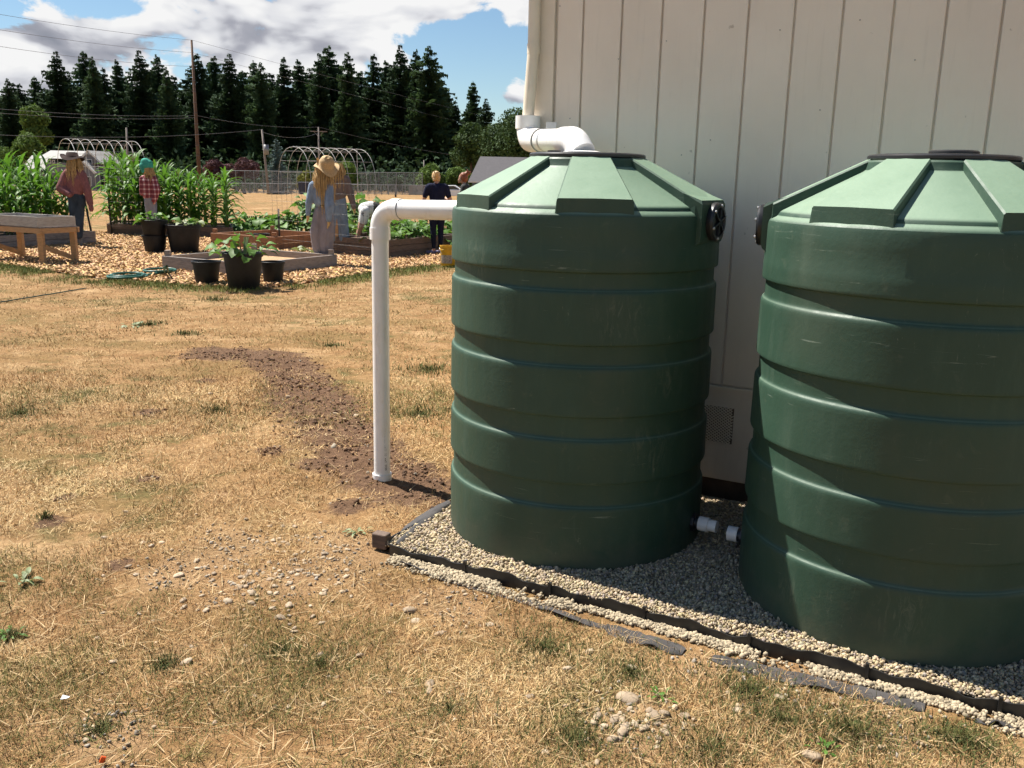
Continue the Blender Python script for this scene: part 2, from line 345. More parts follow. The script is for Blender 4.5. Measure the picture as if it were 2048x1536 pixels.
class MB:
    def __init__(s): s.v = []; s.f = []
    def add(s, vs, fs):
        n = len(s.v); s.v += [Vector(v) for v in vs]; s.f += [tuple(i+n for i in f) for f in fs]; return s
    def box(s, c, d, M=None):
        c = Vector(c); hx, hy, hz = d[0]/2, d[1]/2, d[2]/2
        vs = [Vector((x, y, z)) for z in (-hz, hz) for y in (-hy, hy) for x in (-hx, hx)]
        if M is not None: vs = [M @ v for v in vs]
        return s.add([v+c for v in vs], [(0, 2, 3, 1), (4, 5, 7, 6), (0, 1, 5, 4), (2, 6, 7, 3), (0, 4, 6, 2), (1, 3, 7, 5)])
    def bar(s, a, b, w, h, up=(0, 0, 1)):       # rectangular bar from a to b
        a, b = Vector(a), Vector(b); d = (b-a); L = d.length; d.normalize(); up = Vector(up)
        if abs(d.dot(up)) > .95: up = Vector((0, 1, 0))
        x = d.cross(up).normalized(); y = x.cross(d)
        M = Matrix((x, d, y)).transposed()
        return s.box((a+b)/2, (w, L, h), M)
    def tube(s, path, r, n=12, caps=True):
        path = [Vector(q) for q in path]; rs = r if isinstance(r, (list, tuple)) else [r]*len(path)
        base = len(s.v); up = None
        for i, q in enumerate(path):
            d = (path[min(i+1, len(path)-1)]-path[max(i-1, 0)]).normalized()
            if up is None:
                up = Vector((0, 0, 1)) if abs(d.z) < .9 else Vector((1, 0, 0))
            x = d.cross(up).normalized(); up = x.cross(d).normalized()
            for k in range(n):
                a = 2*math.pi*k/n; s.v.append(q+(x*math.cos(a)+up*math.sin(a))*rs[i])
        for i in range(len(path)-1):
            for k in range(n):
                k2 = (k+1) % n; s.f.append((base+i*n+k, base+i*n+k2, base+(i+1)*n+k2, base+(i+1)*n+k))
        if caps:
            s.f.append(tuple(base+k for k in reversed(range(n)))); e = base+(len(path)-1)*n; s.f.append(tuple(e+k for k in range(n)))
        return s
    def lathe(s, prof, n=24, c=(0, 0, 0), caps=(True, True)):
        c = Vector(c); base = len(s.v)
        for r, z in prof:
            for k in range(n):
                a = 2*math.pi*k/n; s.v.append(c+Vector((r*math.cos(a), r*math.sin(a), z)))
        for i in range(len(prof)-1):
            for k in range(n):
                k2 = (k+1) % n; s.f.append((base+i*n+k, base+i*n+k2, base+(i+1)*n+k2, base+(i+1)*n+k))
        if caps[0]: s.f.append(tuple(base+k for k in reversed(range(n))))
        if caps[1]: e = base+(len(prof)-1)*n; s.f.append(tuple(e+k for k in range(n)))
        return s
    def me(s, name, mat, smooth=False): return mesh_from(name, s.v, s.f, mat, smooth=smooth)
    def build(s, name, mat, parent=None, smooth=False, loc=None, angle=None):
        me = s.me(name, mat, smooth)
        if smooth and angle: sharp(me, angle)
        o = bpy.data.objects.new(name, me); link(o, parent)
        if loc is not None: o.location = loc
        return o
def sharp(me, deg):
    import bmesh
    bm = bmesh.new(); bm.from_mesh(me)
    for e in bm.edges:
        if len(e.link_faces) == 2 and e.calc_face_angle(0) > R(deg): e.smooth = False
    bm.to_mesh(me); bm.free()
def inst(name, me, parent=None, loc=(0, 0, 0), rot=(0, 0, 0), scale=(1, 1, 1)):
    o = bpy.data.objects.new(name, me); link(o, parent); o.location = loc; o.rotation_euler = rot
    o.scale = scale if isinstance(scale, (tuple, list)) else (scale,)*3
    return o
def copy_tree(o, parent=None):
    c = o.copy(); COL.objects.link(c); c.parent = parent
    for ch in o.children: copy_tree(ch, c)
    return c

# value noise in python
_perm = NP.random((256, 256))
def vnoise(x, y, s=1.0):
    x = np.asarray(x)*s; y = np.asarray(y)*s; xi = np.floor(x).astype(int); yi = np.floor(y).astype(int); fx = x-xi; fy = y-yi
    fx = fx*fx*(3-2*fx); fy = fy*fy*(3-2*fy)
    g = lambda a, b: _perm[a & 255, b & 255]
    return (g(xi, yi)*(1-fx)+g(xi+1, yi)*fx)*(1-fy)+(g(xi, yi+1)*(1-fx)+g(xi+1, yi+1)*fx)*fy
def fbm(x, y, s=1., o=4): return sum(vnoise(np.asarray(x)+17*i, np.asarray(y)-9*i, s*2**i)*.5**i for i in range(o))/sum(.5**i for i in range(o))

# ------------------------------------------------------------------ site frame of the building
W0 = np.array([1.06, 4.52]); E1 = np.array([.87838, -.47797]); E2 = np.array([-.47797, -.87838])
def L(u, v, z=0.): q = W0+E1*u+E2*v; return Vector((q[0], q[1], z))
def toL(x, y): dx = np.asarray(x)-W0[0]; dy = np.asarray(y)-W0[1]; return dx*E1[0]+dy*E1[1], dx*E2[0]+dy*E2[1]
BROT = math.atan2(E1[1], E1[0])
PAD_U0, PAD_V = -1.08, 1.44
def seg_dist(x, y, pts):
    best = np.full(np.shape(x), 1e9)
    for (ax, ay), (bx, by) in zip(pts[:-1], pts[1:]):
        t = np.clip(((x-ax)*(bx-ax)+(y-ay)*(by-ay))/((bx-ax)**2+(by-ay)**2), 0, 1)
        best = np.minimum(best, np.hypot(x-ax-t*(bx-ax), y-ay-t*(by-ay)))
    return best
TRENCH = [(-.55, 4.62), (-.80, 5.0), (-1.15, 5.75), (-1.65, 6.9), (-2.15, 8.0), (-2.75, 8.1)]
def soil_mask(x, y):
    d = seg_dist(x, y, TRENCH); w = .40+.16*(vnoise(x, y, 2.2)-.5)
    m = np.clip(1.25-d/w, 0, 1)
    for px, py, r in ((300, 955, .10), (240, 1130, .09), (540, 905, .13), (690, 1012, .14), (105, 1046, .10), (130, 995, .08), (640, 930, .2), (410, 765, .12), (300, 825, .12), (830, 945, .25)):
        c = gp(px, py); m = np.maximum(m, np.clip(1.2-np.hypot((x-c.x), (y-c.y))/r, 0, 1))
    m = np.maximum(m, np.clip(1.3-np.hypot(x+.3, (y-12.75)*2)/.001, 0, 0))
    c = gp(470, 582); m = np.maximum(m, np.clip(1.2-np.hypot((x-c.x)/.6, (y-c.y)/.35), 0, 1))
    return m
DUST = [(560, 1160, .34), (450, 1105, .28), (680, 1100, .26), (370, 1140, .2), (235, 1480, .16), (1280, 1440, .20), (1600, 1385, .22), (1760, 1415, .22), (1440, 1330, .14), (900, 1210, .2), (820, 600, .0)]
def dust_mask(x, y):
    m = np.zeros(np.shape(x))
    for px, py, r in DUST[:-1]:
        c = gp(px, py); m = np.maximum(m, np.exp(-((x-c.x)**2+(y-c.y)**2)/(r*r)))
    return np.clip(m*1.25+(fbm(x+11, y+5, 5, 3)-.5)*1.3*np.clip(m*3, 0, 1), 0, 1)
def ground_z(x, y):
    x = np.asarray(x, float); y = np.asarray(y, float)
    near = np.clip((16-np.hypot(x, y))/6, 0, 1)
    z = (fbm(x, y, .9, 3)-.5)*.05*near + (fbm(x+40, y, 6, 2)-.5)*.014*near
    u, v = toL(x, y)
    pad = np.clip((v+.05)/.1, 0, 1)*np.clip((PAD_V+.22-v)/.15, 0, 1)*np.clip((u-PAD_U0+.15)/.15, 0, 1)
    inb = (v < .06) & (u > -1.2)
    z = np.where(inb, -.03, z*(1-pad)-.012*pad)
    s = soil_mask(x, y)
    z = z + s*near*(.012+.055*(fbm(x, y, 7, 3)-.42)+.02*(vnoise(x, y, 26)-.5))
    z = z - .0238*np.clip(y-68, 0, 95)
    return z
def stretch_axis(lo, hi, c0, c1, step, grow=1.22):
    a = list(np.arange(c0, c1+1e-6, step)); st = step
    while a[-1] < hi: st *= grow; a.append(a[-1]+st)
    st = step
    while a[0] > lo: st *= grow; a.insert(0, a[0]-st)
    return np.array(a)
xs = stretch_axis(-900, 900, -5.5, 2.8, .055); ys = stretch_axis(-60, 1500, 1.6, 9.5, .055, 1.12)
X, Y = np.meshgrid(xs, ys); Z = ground_z(X, Y)
V = np.stack([X, Y, Z], -1).reshape(-1, 3); nx = len(xs); ii = np.arange((len(ys)-1)*(nx-1)); i0 = (ii//(nx-1))*nx+ii % (nx-1)
Fq = np.stack([i0, i0+1, i0+nx+1, i0+nx], -1)
me = np_mesh('ground', V, Fq, 'lawn', smooth=True)
a = me.attributes.new('soil', 'FLOAT', 'POINT'); a.data.foreach_set('value', (soil_mask(X, Y)*np.clip((20-np.hypot(X, Y))/5, 0, 1)).astype(np.float32).ravel())
a = me.attributes.new('dust', 'FLOAT', 'POINT'); a.data.foreach_set('value', dust_mask(X, Y).astype(np.float32).ravel())
tag(inst('ground', me), kind='structure')

def flat_poly(name, pts, z, mat, cells=None):
    me = mesh_from(name, [(x, y, z) for x, y in pts], [tuple(range(len(pts)))], mat); o = bpy.data.objects.new(name, me); link(o); return tag(o, kind='structure')
def in_poly(x, y, P):
    r = np.zeros(np.shape(x), bool); j = len(P)-1
    for i in range(len(P)):
        xi, yi = P[i]; xj, yj = P[j]
        cond = ((yi > y) != (yj > y)) & (x < (xj-xi)*(y-yi)/(yj-yi+1e-12)+xi); r ^= cond; j = i
    return r
CHIPS = [(-13.5, 18.2), (-8.9, 15.55), (-6.35, 13.75), (-4.6, 13.05), (-3.6, 12.95), (-3.05, 13.95), (-2.35, 15.5), (-1.35, 17.05), (.5, 18.6), (1.5, 22), (-1, 22.6), (-4, 22.2), (-7, 22.6), (-8.2, 23.6), (-11.5, 24.2), (-13.5, 22)]
CZ = .012
flat_poly('wood_chip_path', CHIPS, CZ, 'chip_bed')
def L4(us, vs, z): return [tuple(L(u, v, z)) for u, v in ((us[0], vs[0]), (us[1], vs[0]), (us[1], vs[1]), (us[0], vs[1]))]
me = mesh_from('gravel_pad', L4((PAD_U0, 4.2), (PAD_V-.022, .0), .022), [(0, 1, 2, 3)], 'gravel_bed'); tag(inst('gravel_pad', me), kind='structure')

# ------------------------------------------------------------------ building
bld = empty('shed_building', L(0, 0, 0), BROT, label='beige painted shed wall with vertical grooved siding behind the tanks', cat='building')
def bl(u, v, z): return Vector((u, -v, z))        # building-local: v towards the lawn is -y
def bbox(mb, u0, u1, v0, v1, z0, z1): return mb.box(((u0+u1)/2, -(v0+v1)/2, (z0+z1)/2), (u1-u0, v1-v0, z1-z0))
CORN = -1.10
mb = MB(); bbox(mb, CORN+.02, 6, -6, -.014, .12, 3.05); mb.build('wall', 'siding_paint', bld)
bo = MB(); bbox(bo, -.1012, .1012, -.0135, 0, 0, 2.43); bme = bo.me('siding_board', 'siding_paint')
import bmesh
def bevel_mesh(me, w, seg=2):
    bm = bmesh.new(); bm.from_mesh(me); bmesh.ops.bevel(bm, geom=bm.edges[:], offset=w, segments=seg, affect='EDGES', profile=.5); bm.to_mesh(me); bm.free(); return me
bevel_mesh(bme, .003, 1)
P_ = .2128; s0 = -.0109
k = 0; u_l = -.9887
seams = sorted([-s for s in [.8347-P_*i for i in range(30)]])     # seam positions along u
edges = [-.985]+[q for q in seams if q > -.9]
for a_, b_ in zip(edges[:-1], edges[1:]):
    if b_ > 5.5: break
    w = b_-a_-.010
    o = inst('siding_board', bme, bld, ((a_+b_)/2, 0, .632), (0, 0, 0), (w/.2024, 1, 1))
mb = MB(); bbox(mb, -.987, 5.5, -.012, .004, .134, .604); bevel_mesh(mb.me('x', 'siding_paint'), .002); mb.build('skirt_panel', 'siding_paint', bld)
mb = MB(); bbox(mb, -.987, 5.5, -.012, .012, .606, .622); mb.build('drip_edge', 'trim_paint', bld)
mb = MB(); bbox(mb, CORN, -.993, -.012, .012, .11, 3.0); mb.build('corner_board', 'trim_paint', bld)
mb = MB(); bbox(mb, CORN-.012, CORN+.018, -.13, -.0125, .11, 3.0); mb.build('corner_board', 'trim_paint', bld)
mb = MB(); bbox(mb, CORN+.06, 6, -5.9, -.05, -.2, .119); mb.build('foundation', 'foundation', bld)
mb = MB(); bbox(mb, CORN-.5, 6.4, -6.4, .10, 3.06, 3.2); mb.build('roof', 'roof_shingle', bld)
mb = MB()
gu0, gu1, gz0, gz1 = -.17, .095, .325, .515
for i in range(-14, 30):
    for sgn in (1, -1):
        pts = []
        u = gu0+i*.0205
        z = gz0
        steps = 24; dz = (gz1-gz0)
        uu0, uu1 = u, u+sgn*dz*1.35
        t0, t1 = 0., 1.
        lo, hi = min(uu0, uu1), max(uu0, uu1)
        ts = [tt/steps for tt in range(steps+1) if gu0 <= uu0+(uu1-uu0)*tt/steps <= gu1]
        if len(ts) > 1:
            a_, b_ = ts[0], ts[-1]
            mb.bar((uu0+(uu1-uu0)*a_, -.009, gz0+dz*a_), (uu0+(uu1-uu0)*b_, -.009, gz0+dz*b_), .0045, .006, (0, 1, 0))
mb.build('vent_grille', 'trim_paint', bld)
mb = MB(); bbox(mb, gu0, gu1, .0045, .006, gz0, gz1); mb.build('vent_opening', 'wood_brown', bld)
nh = MB().lathe([(.0035, 0), (.003, .002), (.0, .0025)], 8).me('nail_head', 'seam_grey')
for px, py in ((1140, 237), (1333, 82), (1421, 280), (1363, 310), (1237, 118), (1560, 60), (1640, 220), (1830, 120), (1720, 40), (1120, 12)):
    d = ray(px, py); q = np.array([*W0, 0])-_o; nrm = np.array([E2[0], E2[1], 0]); tt = (q@nrm)/(d@nrm); P = _o+d*tt
    uu, vv = toL(P[0], P[1]); inst('nail_head', nh, bld, (float(uu), -.0005, P[2]), (R(90), 0, 0))

# downspout and inlet pipe
DS0 = at(1071, -60, 5.0); DS1 = at(1067, 100, 5.0); DS2 = at(1056, 236, 4.98)
dsp = empty('downspout', DS2, label='cream downspout hanging beside the shed corner above the left tank', cat='downspout')
mb = MB().tube([Vector((DS0.x+.004, DS0.y, 3.05))-DS2, DS0-DS2, DS1-DS2, DS2-DS2], .031, 20); mb.build('pipe', 'downspout_paint', dsp, True, angle=40)
mb = MB().lathe([(.0335, 0), (.0335, .05)], 20, DS1-DS2-Vector((0, 0, .02)), (True, True)); mb.build('joint_sleeve', 'downspout_paint', dsp, True, angle=40)
def arc(c, a, b, n=10):   # quarter bend from direction a to b about corner c with radius rr
    return None
def bend_path(pts, rad, n=10):
    pts = [Vector(q) for q in pts]; out = [pts[0]]
    for i in range(1, len(pts)-1):
        a, c, b = pts[i-1], pts[i], pts[i+1]; d1 = (a-c).normalized(); d2 = (b-c).normalized()
        ang = d1.angle(d2); tlen = min(rad/math.tan(ang/2), (a-c).length*.95, (b-c).length*.95); rr = tlen*math.tan(ang/2)
        cen = c+(d1+d2).normalized()*(rr/math.sin(ang/2)); s = c+d1*tlen-cen; e = c+d2*tlen-cen
        tot = s.angle(e)
        for k in range(n+1):
            f = k/n; out.append(cen+(s*math.sin((1-f)*tot)+e*math.sin(f*tot))/math.sin(tot))
    out.append(pts[-1]); return out
J1 = at(1065, 281, 4.97); J2 = at(1150, 281, 4.20); J3 = Vector((J2.x+.03, J2.y-.05, 1.757))
inl = empty('inlet_pipe', J3, label='white plastic elbow pipe joining the downspout to the left tank lid', cat='pipe')
T1 = DS2+Vector((0, 0, .006)); Tc = Vector((DS2.x, DS2.y, J1.z))
p1 = bend_path([T1-Vector((0, 0, .075)), Tc+(J1-Tc), J1+(J2-J1)*.30], .075)
full = bend_path([T1, Tc, Tc+(J2-Tc)*.34], .085)
mb = MB().tube([q-J3 for q in full], .060, 28); mb.build('elbow', 'pvc', inl, True, angle=50)
mb = MB().tube([T1-J3+Vector((0, 0, .004)), T1-J3-Vector((0, 0, .062))], .066, 28); mb.build('socket', 'pvc', inl, True, angle=40)
mb = MB().tube([Tc+(J2-Tc)*.28-J3, Tc+(J2-Tc)*.86-J3], .055, 28); mb.build('horizontal_run', 'pvc', inl, True, angle=40)
for f_ in (.335, .345):
    pass
mb = MB().tube([Tc+(J2-Tc)*.338-J3, Tc+(J2-Tc)*.346-J3], .0613, 28); mb.build('joint_ring', 'seam_grey', inl, True, angle=40)
mb = MB().tube([q-J3 for q in bend_path([Tc+(J2-Tc)*.80, J2, J3], .10)], .062, 28); mb.build('elbow', 'pvc', inl, True, angle=50)
mb = MB().lathe([(.085, 0), (.085, .008), (.066, .012)], 28); mb.build('flange', 'pvc', inl, True, angle=40)
HG = Tc+(J2-Tc)*.45
mb = MB().tube([HG-J3, HG-J3+(J2-Tc).normalized()*.02], .0568, 28); mb.build('hanger_strap', 'zinc', inl, True, angle=40)
mb = MB().box(HG-J3+Vector((.02, .03, .075)), (.05, .02, .03)); mb.build('hanger_bracket', 'zinc', inl)

# ------------------------------------------------------------------ tanks
prof = [(.0, .0), (.56, .0), (.585, .008), (.596, .025), (.599, .05)]
for zu, zl in ((.415, .305), (.700, .598), (.998, .905), (1.29, 1.212)):
    prof += [(.600, zl-.03), (.600, zl-.014), (.5990, zl-.007), (.5970, zl-.002), (.5940, zl+.002), (.5890, zl+.006), (.5868, zl+.010), (.5860, zl+.016), (.5860, zl+.030), (.5858, zu-.012), (.5862, zu-.007), (.588, zu-.0045), (.598, zu-.0025), (.6005, zu), (.6015, zu+.004), (.6015, zu+.012), (.601, zu+.04)]
prof += [(.601, 1.355), (.6, 1.36), (.6, 1.44), (.600, 1.495), (.597, 1.508), (.590, 1.517), (.577, 1.524), (.571, 1.529), (.567, 1.538), (.560, 1.545), (.55, 1.551),
         (.282, 1.694), (.275, 1.70), (.270, 1.712), (.266, 1.728), (.26, 1.735), (.24, 1.737), (.0, 1.737)]
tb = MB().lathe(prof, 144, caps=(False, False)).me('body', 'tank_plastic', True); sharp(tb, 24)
def rib_mesh():
    mb = MB(); N = 10
    wo, wi = .150, .085
    rows = []
    for i in range(N+1):
        f = i/N; r = .585+(.255-.585)*f; top = 1.573+(1.739-1.573)*f; fl = top-.09; hw = wo+(wi-wo)*f
        ch = .006
        rows.append([(-hw-.006, r, fl), (-hw, r, top-ch), (-hw+ch, r, top), (0, r, top+.002), (hw-ch, r, top), (hw, r, top-ch), (hw+.006, r, fl)])
    pts = [q for row in rows for q in row]; m_ = 7
    def curve(q):   # the outer end follows the round shoulder
        x, r, z = q; rr = math.sqrt(max(r*r-x*x*.75, .0001)); return (x, -rr, z)
    mb.add([curve(q) for q in pts], [(i*m_+j, i*m_+j+1, (i+1)*m_+j+1, (i+1)*m_+j) for i in range(N) for j in range(m_-1)])
    nb0 = len(mb.v); top_ = [mb.v[j].copy() for j in range(m_)]; mb.v += [Vector(q) for q in top_]+[Vector((q.x*1.01, q.y-.002, 1.50)) for q in top_]
    mb.f += [(nb0+j, nb0+m_+j, nb0+m_+j+1, nb0+j+1) for j in range(m_-1)]
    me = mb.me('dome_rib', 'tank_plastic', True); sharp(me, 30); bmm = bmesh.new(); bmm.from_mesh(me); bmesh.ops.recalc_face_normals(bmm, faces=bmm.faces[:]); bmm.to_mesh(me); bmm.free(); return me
ribm = rib_mesh()
lidm = MB().lathe([(.255, 0), (.258, .004), (.258, .013), (.252, .018), (.235, .020), (.23, .016), (.20, .016), (.19, .019), (.0, .021)], 64, caps=(True, False)).me('lid', 'black_plastic', True); sharp(lidm, 35)
boss = MB()
boss.add([(-.125, -.56, 1.37), (.125, -.56, 1.37), (.125, -.601, 1.40), (-.125, -.601, 1.40), (-.125, -.608, 1.42), (.125, -.608, 1.42), (.125, -.608, 1.555), (-.125, -.608, 1.555), (-.118, -.600, 1.572), (.118, -.600, 1.572), (.118, -.52, 1.60), (-.118, -.52, 1.60)],
         [(0, 1, 2, 3), (3, 2, 5, 4), (4, 5, 6, 7), (7, 6, 9, 8), (8, 9, 10, 11), (1, 10, 9, 6, 5, 2), (0, 3, 4, 7, 8, 11)])
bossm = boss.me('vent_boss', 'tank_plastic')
vd = MB().lathe([(.078, 0), (.080, .006), (.080, .022), (.074, .03), (.060, .031), (.058, .024), (.0, .024)], 40, caps=(True, False)).me('vent_cap', 'black_plastic', True); sharp(vd, 35)
vx = MB()
for a_ in (20, 80, 140): vx.box((0, 0, .028), (.115, .007, .012), Matrix.Rotation(R(a_), 3, 'Z'))
vxm = vx.me('spoke', 'black_plastic')
boltm = MB().lathe([(.006, 0), (.006, .006), (.004, .008), (0, .0082)], 8, caps=(True, False)).me('bolt', 'zinc')
def make_tank(loc, rib0, vent_az, out_az, label, cap_stack):
    t_ = empty('water_tank', loc, 0, label=label, cat='water tank', group='green water tanks along the shed wall')
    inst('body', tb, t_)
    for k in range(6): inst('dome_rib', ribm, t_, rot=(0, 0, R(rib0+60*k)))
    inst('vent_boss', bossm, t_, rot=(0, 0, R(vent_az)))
    Mz = Matrix.Rotation(R(vent_az), 3, 'Z')
    vc = inst('vent_cap', vd, t_, Mz @ Vector((0, -.606, 1.484)), (R(90), 0, R(vent_az)))
    inst('spoke', vxm, vc)
    for k in range(6): inst('bolt', boltm, vc, (.068*math.cos(R(60*k+20)), .068*math.sin(R(60*k+20)), .029))
    ld = inst('lid', lidm, t_, (0, 0, 1.738))
    if cap_stack:
        c_ = MB().lathe([(.085, 0), (.085, .012), (.078, .017), (0, .018)], 40, caps=(True, False)); c_.build('lid_cap', 'black_plastic', ld, True, (.03, -.02, .0205), 35)
    else:
        c_ = MB().lathe([(.03, 0), (.03, .012), (.0, .014)], 24, caps=(True, False)); c_.build('lid_cap', 'black_plastic', ld, True, (-.15, -.05, .0165), 35)
    d = Matrix.Rotation(R(out_az), 3, 'Z') @ Vector((0, -1, 0)); q = Vector((0, 0, .143))
    fl_ = MB().tube([q+d*.58, q+d*.612], .045, 8).build('outlet_nut', 'black_plastic', t_, True, angle=40)
    MB().tube([q+d*.612, q+d*.630], .030, 20).build('outlet_thread', 'black_plastic', t_, True, angle=40)
    MB().tube([q+d*.628, q+d*.672], .033, 24).build('outlet_coupling', 'pvc', t_, True, angle=40)
    if not cap_stack: MB().tube([q+d*.67, q+d*.71], .027, 24).build('outlet_stub', 'pvc', t_, True, angle=40)
    return t_
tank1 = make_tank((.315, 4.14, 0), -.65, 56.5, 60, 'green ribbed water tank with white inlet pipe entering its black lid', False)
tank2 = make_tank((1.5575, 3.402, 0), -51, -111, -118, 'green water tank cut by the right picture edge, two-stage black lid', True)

# overflow standpipe
PB = Vector((-.705, 4.72, .0)); HZ = at(830, 421, 4.62).z; PT = Vector((PB.x+.005, PB.y, HZ)); PE = Vector((-.19, 4.43, HZ+.012))
ovp = empty('overflow_pipe', PB, label='white overflow standpipe bending over into the side of the left tank', cat='pipe')
MB().tube([Vector((0, 0, -.05)), PT-PB-Vector((0, 0, .10))], .0445, 32).build('vertical_pipe', 'pvc', ovp, True, angle=40)
dh = (PE-PT).normalized()
MB().tube([q-PB for q in bend_path([PT-Vector((0, 0, .14)), PT, PT+dh*.13], .095)], .0495, 32).build('elbow', 'pvc', ovp, True, angle=50)
MB().tube([PT-PB-Vector((0, 0, .155)), PT-PB-Vector((0, 0, .095))], .0535, 32).build('coupling', 'pvc', ovp, True, angle=40)
MB().tube([PT-PB+dh*.085, PT-PB+dh*.138], .0535, 32).build('coupling', 'pvc', ovp, True, angle=40)
MB().tube([PT-PB+dh*.1375, PT-PB+dh*.1405], .0505, 32).build('joint_ring', 'seam_grey', ovp, True, angle=40)
MB().tube([PT-PB+dh*.10, PE-PB], .0485, 32).build('horizontal_pipe', 'pvc', ovp, True, angle=40)
MB().tube([Vector((0, 0, -.03)), Vector((0, 0, .045))], .053, 32).build('base_coupling', 'pvc', ovp, True, angle=40)
# faint factory print running down the pipe: small unreadable dark strokes
mb = MB(); zz = PT.z-.17; a0 = R(-58)
def stroke(z0, z1, a, w):
    r = .0449; vs = []
    for z in (z0, z1):
        for aa in (a, a+w): vs.append((r*math.cos(aa), r*math.sin(aa), z))
    mb.add(vs, [(0, 1, 3, 2)])
z = zz
while z > .62:
    h = rnd.choice((.006, .008, .011)); w = rnd.choice((.2, .28, .34))
    if rnd.random() < .8:
        stroke(z-h, z, a0, w*.45)
        if rnd.random() < .6: stroke(z-h, z-h*.6, a0, w)
    z -= h+rnd.choice((.004, .006, .014))
    if .95 < z < 1.02 or .78 < z < .85: z -= .02
z = .52
while z > .06:
    h = .006; stroke(z-h, z, a0-.05, .22 if rnd.random() < .7 else .1); z -= .0085 if rnd.random() < .85 else .02
for k in range(5): stroke(zz-.02-k*.012, zz-.012-k*.012, a0+.28, .12); stroke(.90-k*.011, .908-k*.011, a0+.2, .2)
tag(mb.build('printed_marking', 'ink', ovp), kind='stuff')

# ------------------------------------------------------------------ pad edging, fabric, gravel
def wavy_panel(u0, u1, v, amp=.006):
    mb = MB(); N = 16; vs = []
    for i in range(N+1):
        f = i/N; u = u0+(u1-u0)*f; vv = v+amp*math.sin(f*2*math.pi*1.5)+.004*math.sin(u*7); top = .041+.006*math.sin(u*9)+.006*math.sin(u*23)+.004*math.sin(u*57)
        for dv, z in ((0, -.02), (0, top), (-.006, top), (-.006, -.02)): vs.append(L(u, vv+dv, z))
    fs = []
    for i in range(N):
        for j in range(3): a_ = i*4+j; fs.append((a_, a_+1, a_+5, a_+4))
    fs += [(3, 2, 1, 0), (N*4, N*4+1, N*4+2, N*4+3)]
    return mb.add(vs, fs)
edg = empty('garden_edging', L(PAD_U0, PAD_V, 0), label='low black wavy plastic edging holding in the pale gravel', cat='edging')
u = PAD_U0+.05; k = 0
while u < 3.4:
    mbp = wavy_panel(u, u+.40, PAD_V+.004*math.sin(k*2.1)); o = mbp.build('edging_panel', 'black_edging', None, True, angle=60)
    o.data.transform(Matrix.Translation(-L(PAD_U0, PAD_V, 0))); o.parent = edg
    j = MB().box(Vector((0, 0, .03)), (.012, .014, .055), Matrix.Rotation(BROT, 3, 'Z')); jo = j.build('joint_clip', 'black_edging', edg, loc=L(u+.4, PAD_V+.004, .002)-L(PAD_U0, PAD_V, 0))
    u += .403; k += 1
v = PAD_V-.02
for k in range(4):
    mb = MB(); q0 = L(PAD_U0+.004*math.sin(k), v-.36*k-.36, 0); q1 = L(PAD_U0, v-.36*k, 0); base = L(PAD_U0, PAD_V, 0)
    mb.bar(q0-base+Vector((0, 0, .006)), q1-base+Vector((0, 0, .006)), .006, .065); mb.build('edging_panel', 'black_edging', edg)
blk = gp(753, 1098)
mb = MB().box((0, 0, .036), (.075, .05, .07), Matrix.Rotation(R(-24), 3, 'Z')); me = bevel_mesh(mb.me('timber_block', 'wood_brown'), .006)
tag(inst('timber_block', me, None, (blk.x+.02, blk.y+.02, 0)), 'dark weathered timber block at the outer corner of the gravel pad', 'block')
def fabric_strip(name, uv, wid, label, seed):
    r_ = random.Random(seed); mb = MB(); vs = []; N = len(uv)*5
    def samp(f):
        x = f*(len(uv)-1); i = min(int(x), len(uv)-2); g = x-i; return uv[i][0]*(1-g)+uv[i+1][0]*g, uv[i][1]*(1-g)+uv[i+1][1]*g
    for i in range(N+1):
        f = i/N; u, v = samp(f); w = wid*(.5+.5*math.sin(math.pi*f)**.5)*r_.uniform(.8, 1.2)
        z0 = .030+.010*math.sin(f*13+seed)+r_.uniform(-.003, .003)
        zc = .016*max(0, math.sin(f*9+seed))**2; gzv = float(ground_z(L(u, v).x, L(u, v).y)); vs += [L(u, v-w/2, gzv+.006), L(u, v, gzv+.007+.3*zc), L(u, v+w/2, gzv+.005+zc), L(u, v+w/2, gzv+.002+zc), L(u, v-w/2, gzv+.001)]
    fs = [(i*5+j, i*5+j+1, (i+1)*5+j+1, (i+1)*5+j) for i in range(N) for j in range(4)]
    mb.add(vs, fs); o = mb.build(name, 'fabric', None, True); return tag(o, label, 'fabric')
def uvp(*pts):
    out = []
    for px, py in pts: g = gp(px, py); a_, b_ = toL(g.x, g.y); out.append((float(a_), float(b_)))
    return out
fabric_strip('landscape_fabric', uvp((805, 1122), (880, 1150), (960, 1172), (1060, 1200), (1150, 1235), (1215, 1252)), .05, 'long dark weed fabric strip exposed outside the edging by the left tank', 1)
fabric_strip('landscape_fabric', uvp((1210, 1250), (1260, 1270), (1310, 1283), (1368, 1300)), .09, 'short curled dark weed fabric flap between the two exposed strips', 2)
fabric_strip('landscape_fabric', uvp((1425, 1312), (1490, 1330), (1570, 1350), (1680, 1375), (1780, 1395), (1850, 1412)), .085, 'flat dark weed fabric strip below the right tank with pebbles on it', 3)
fabric_strip('landscape_fabric', uvp((1950, 1437), (2000, 1440), (2060, 1455)), .04, 'dark weed fabric scrap at the lower right corner', 4)
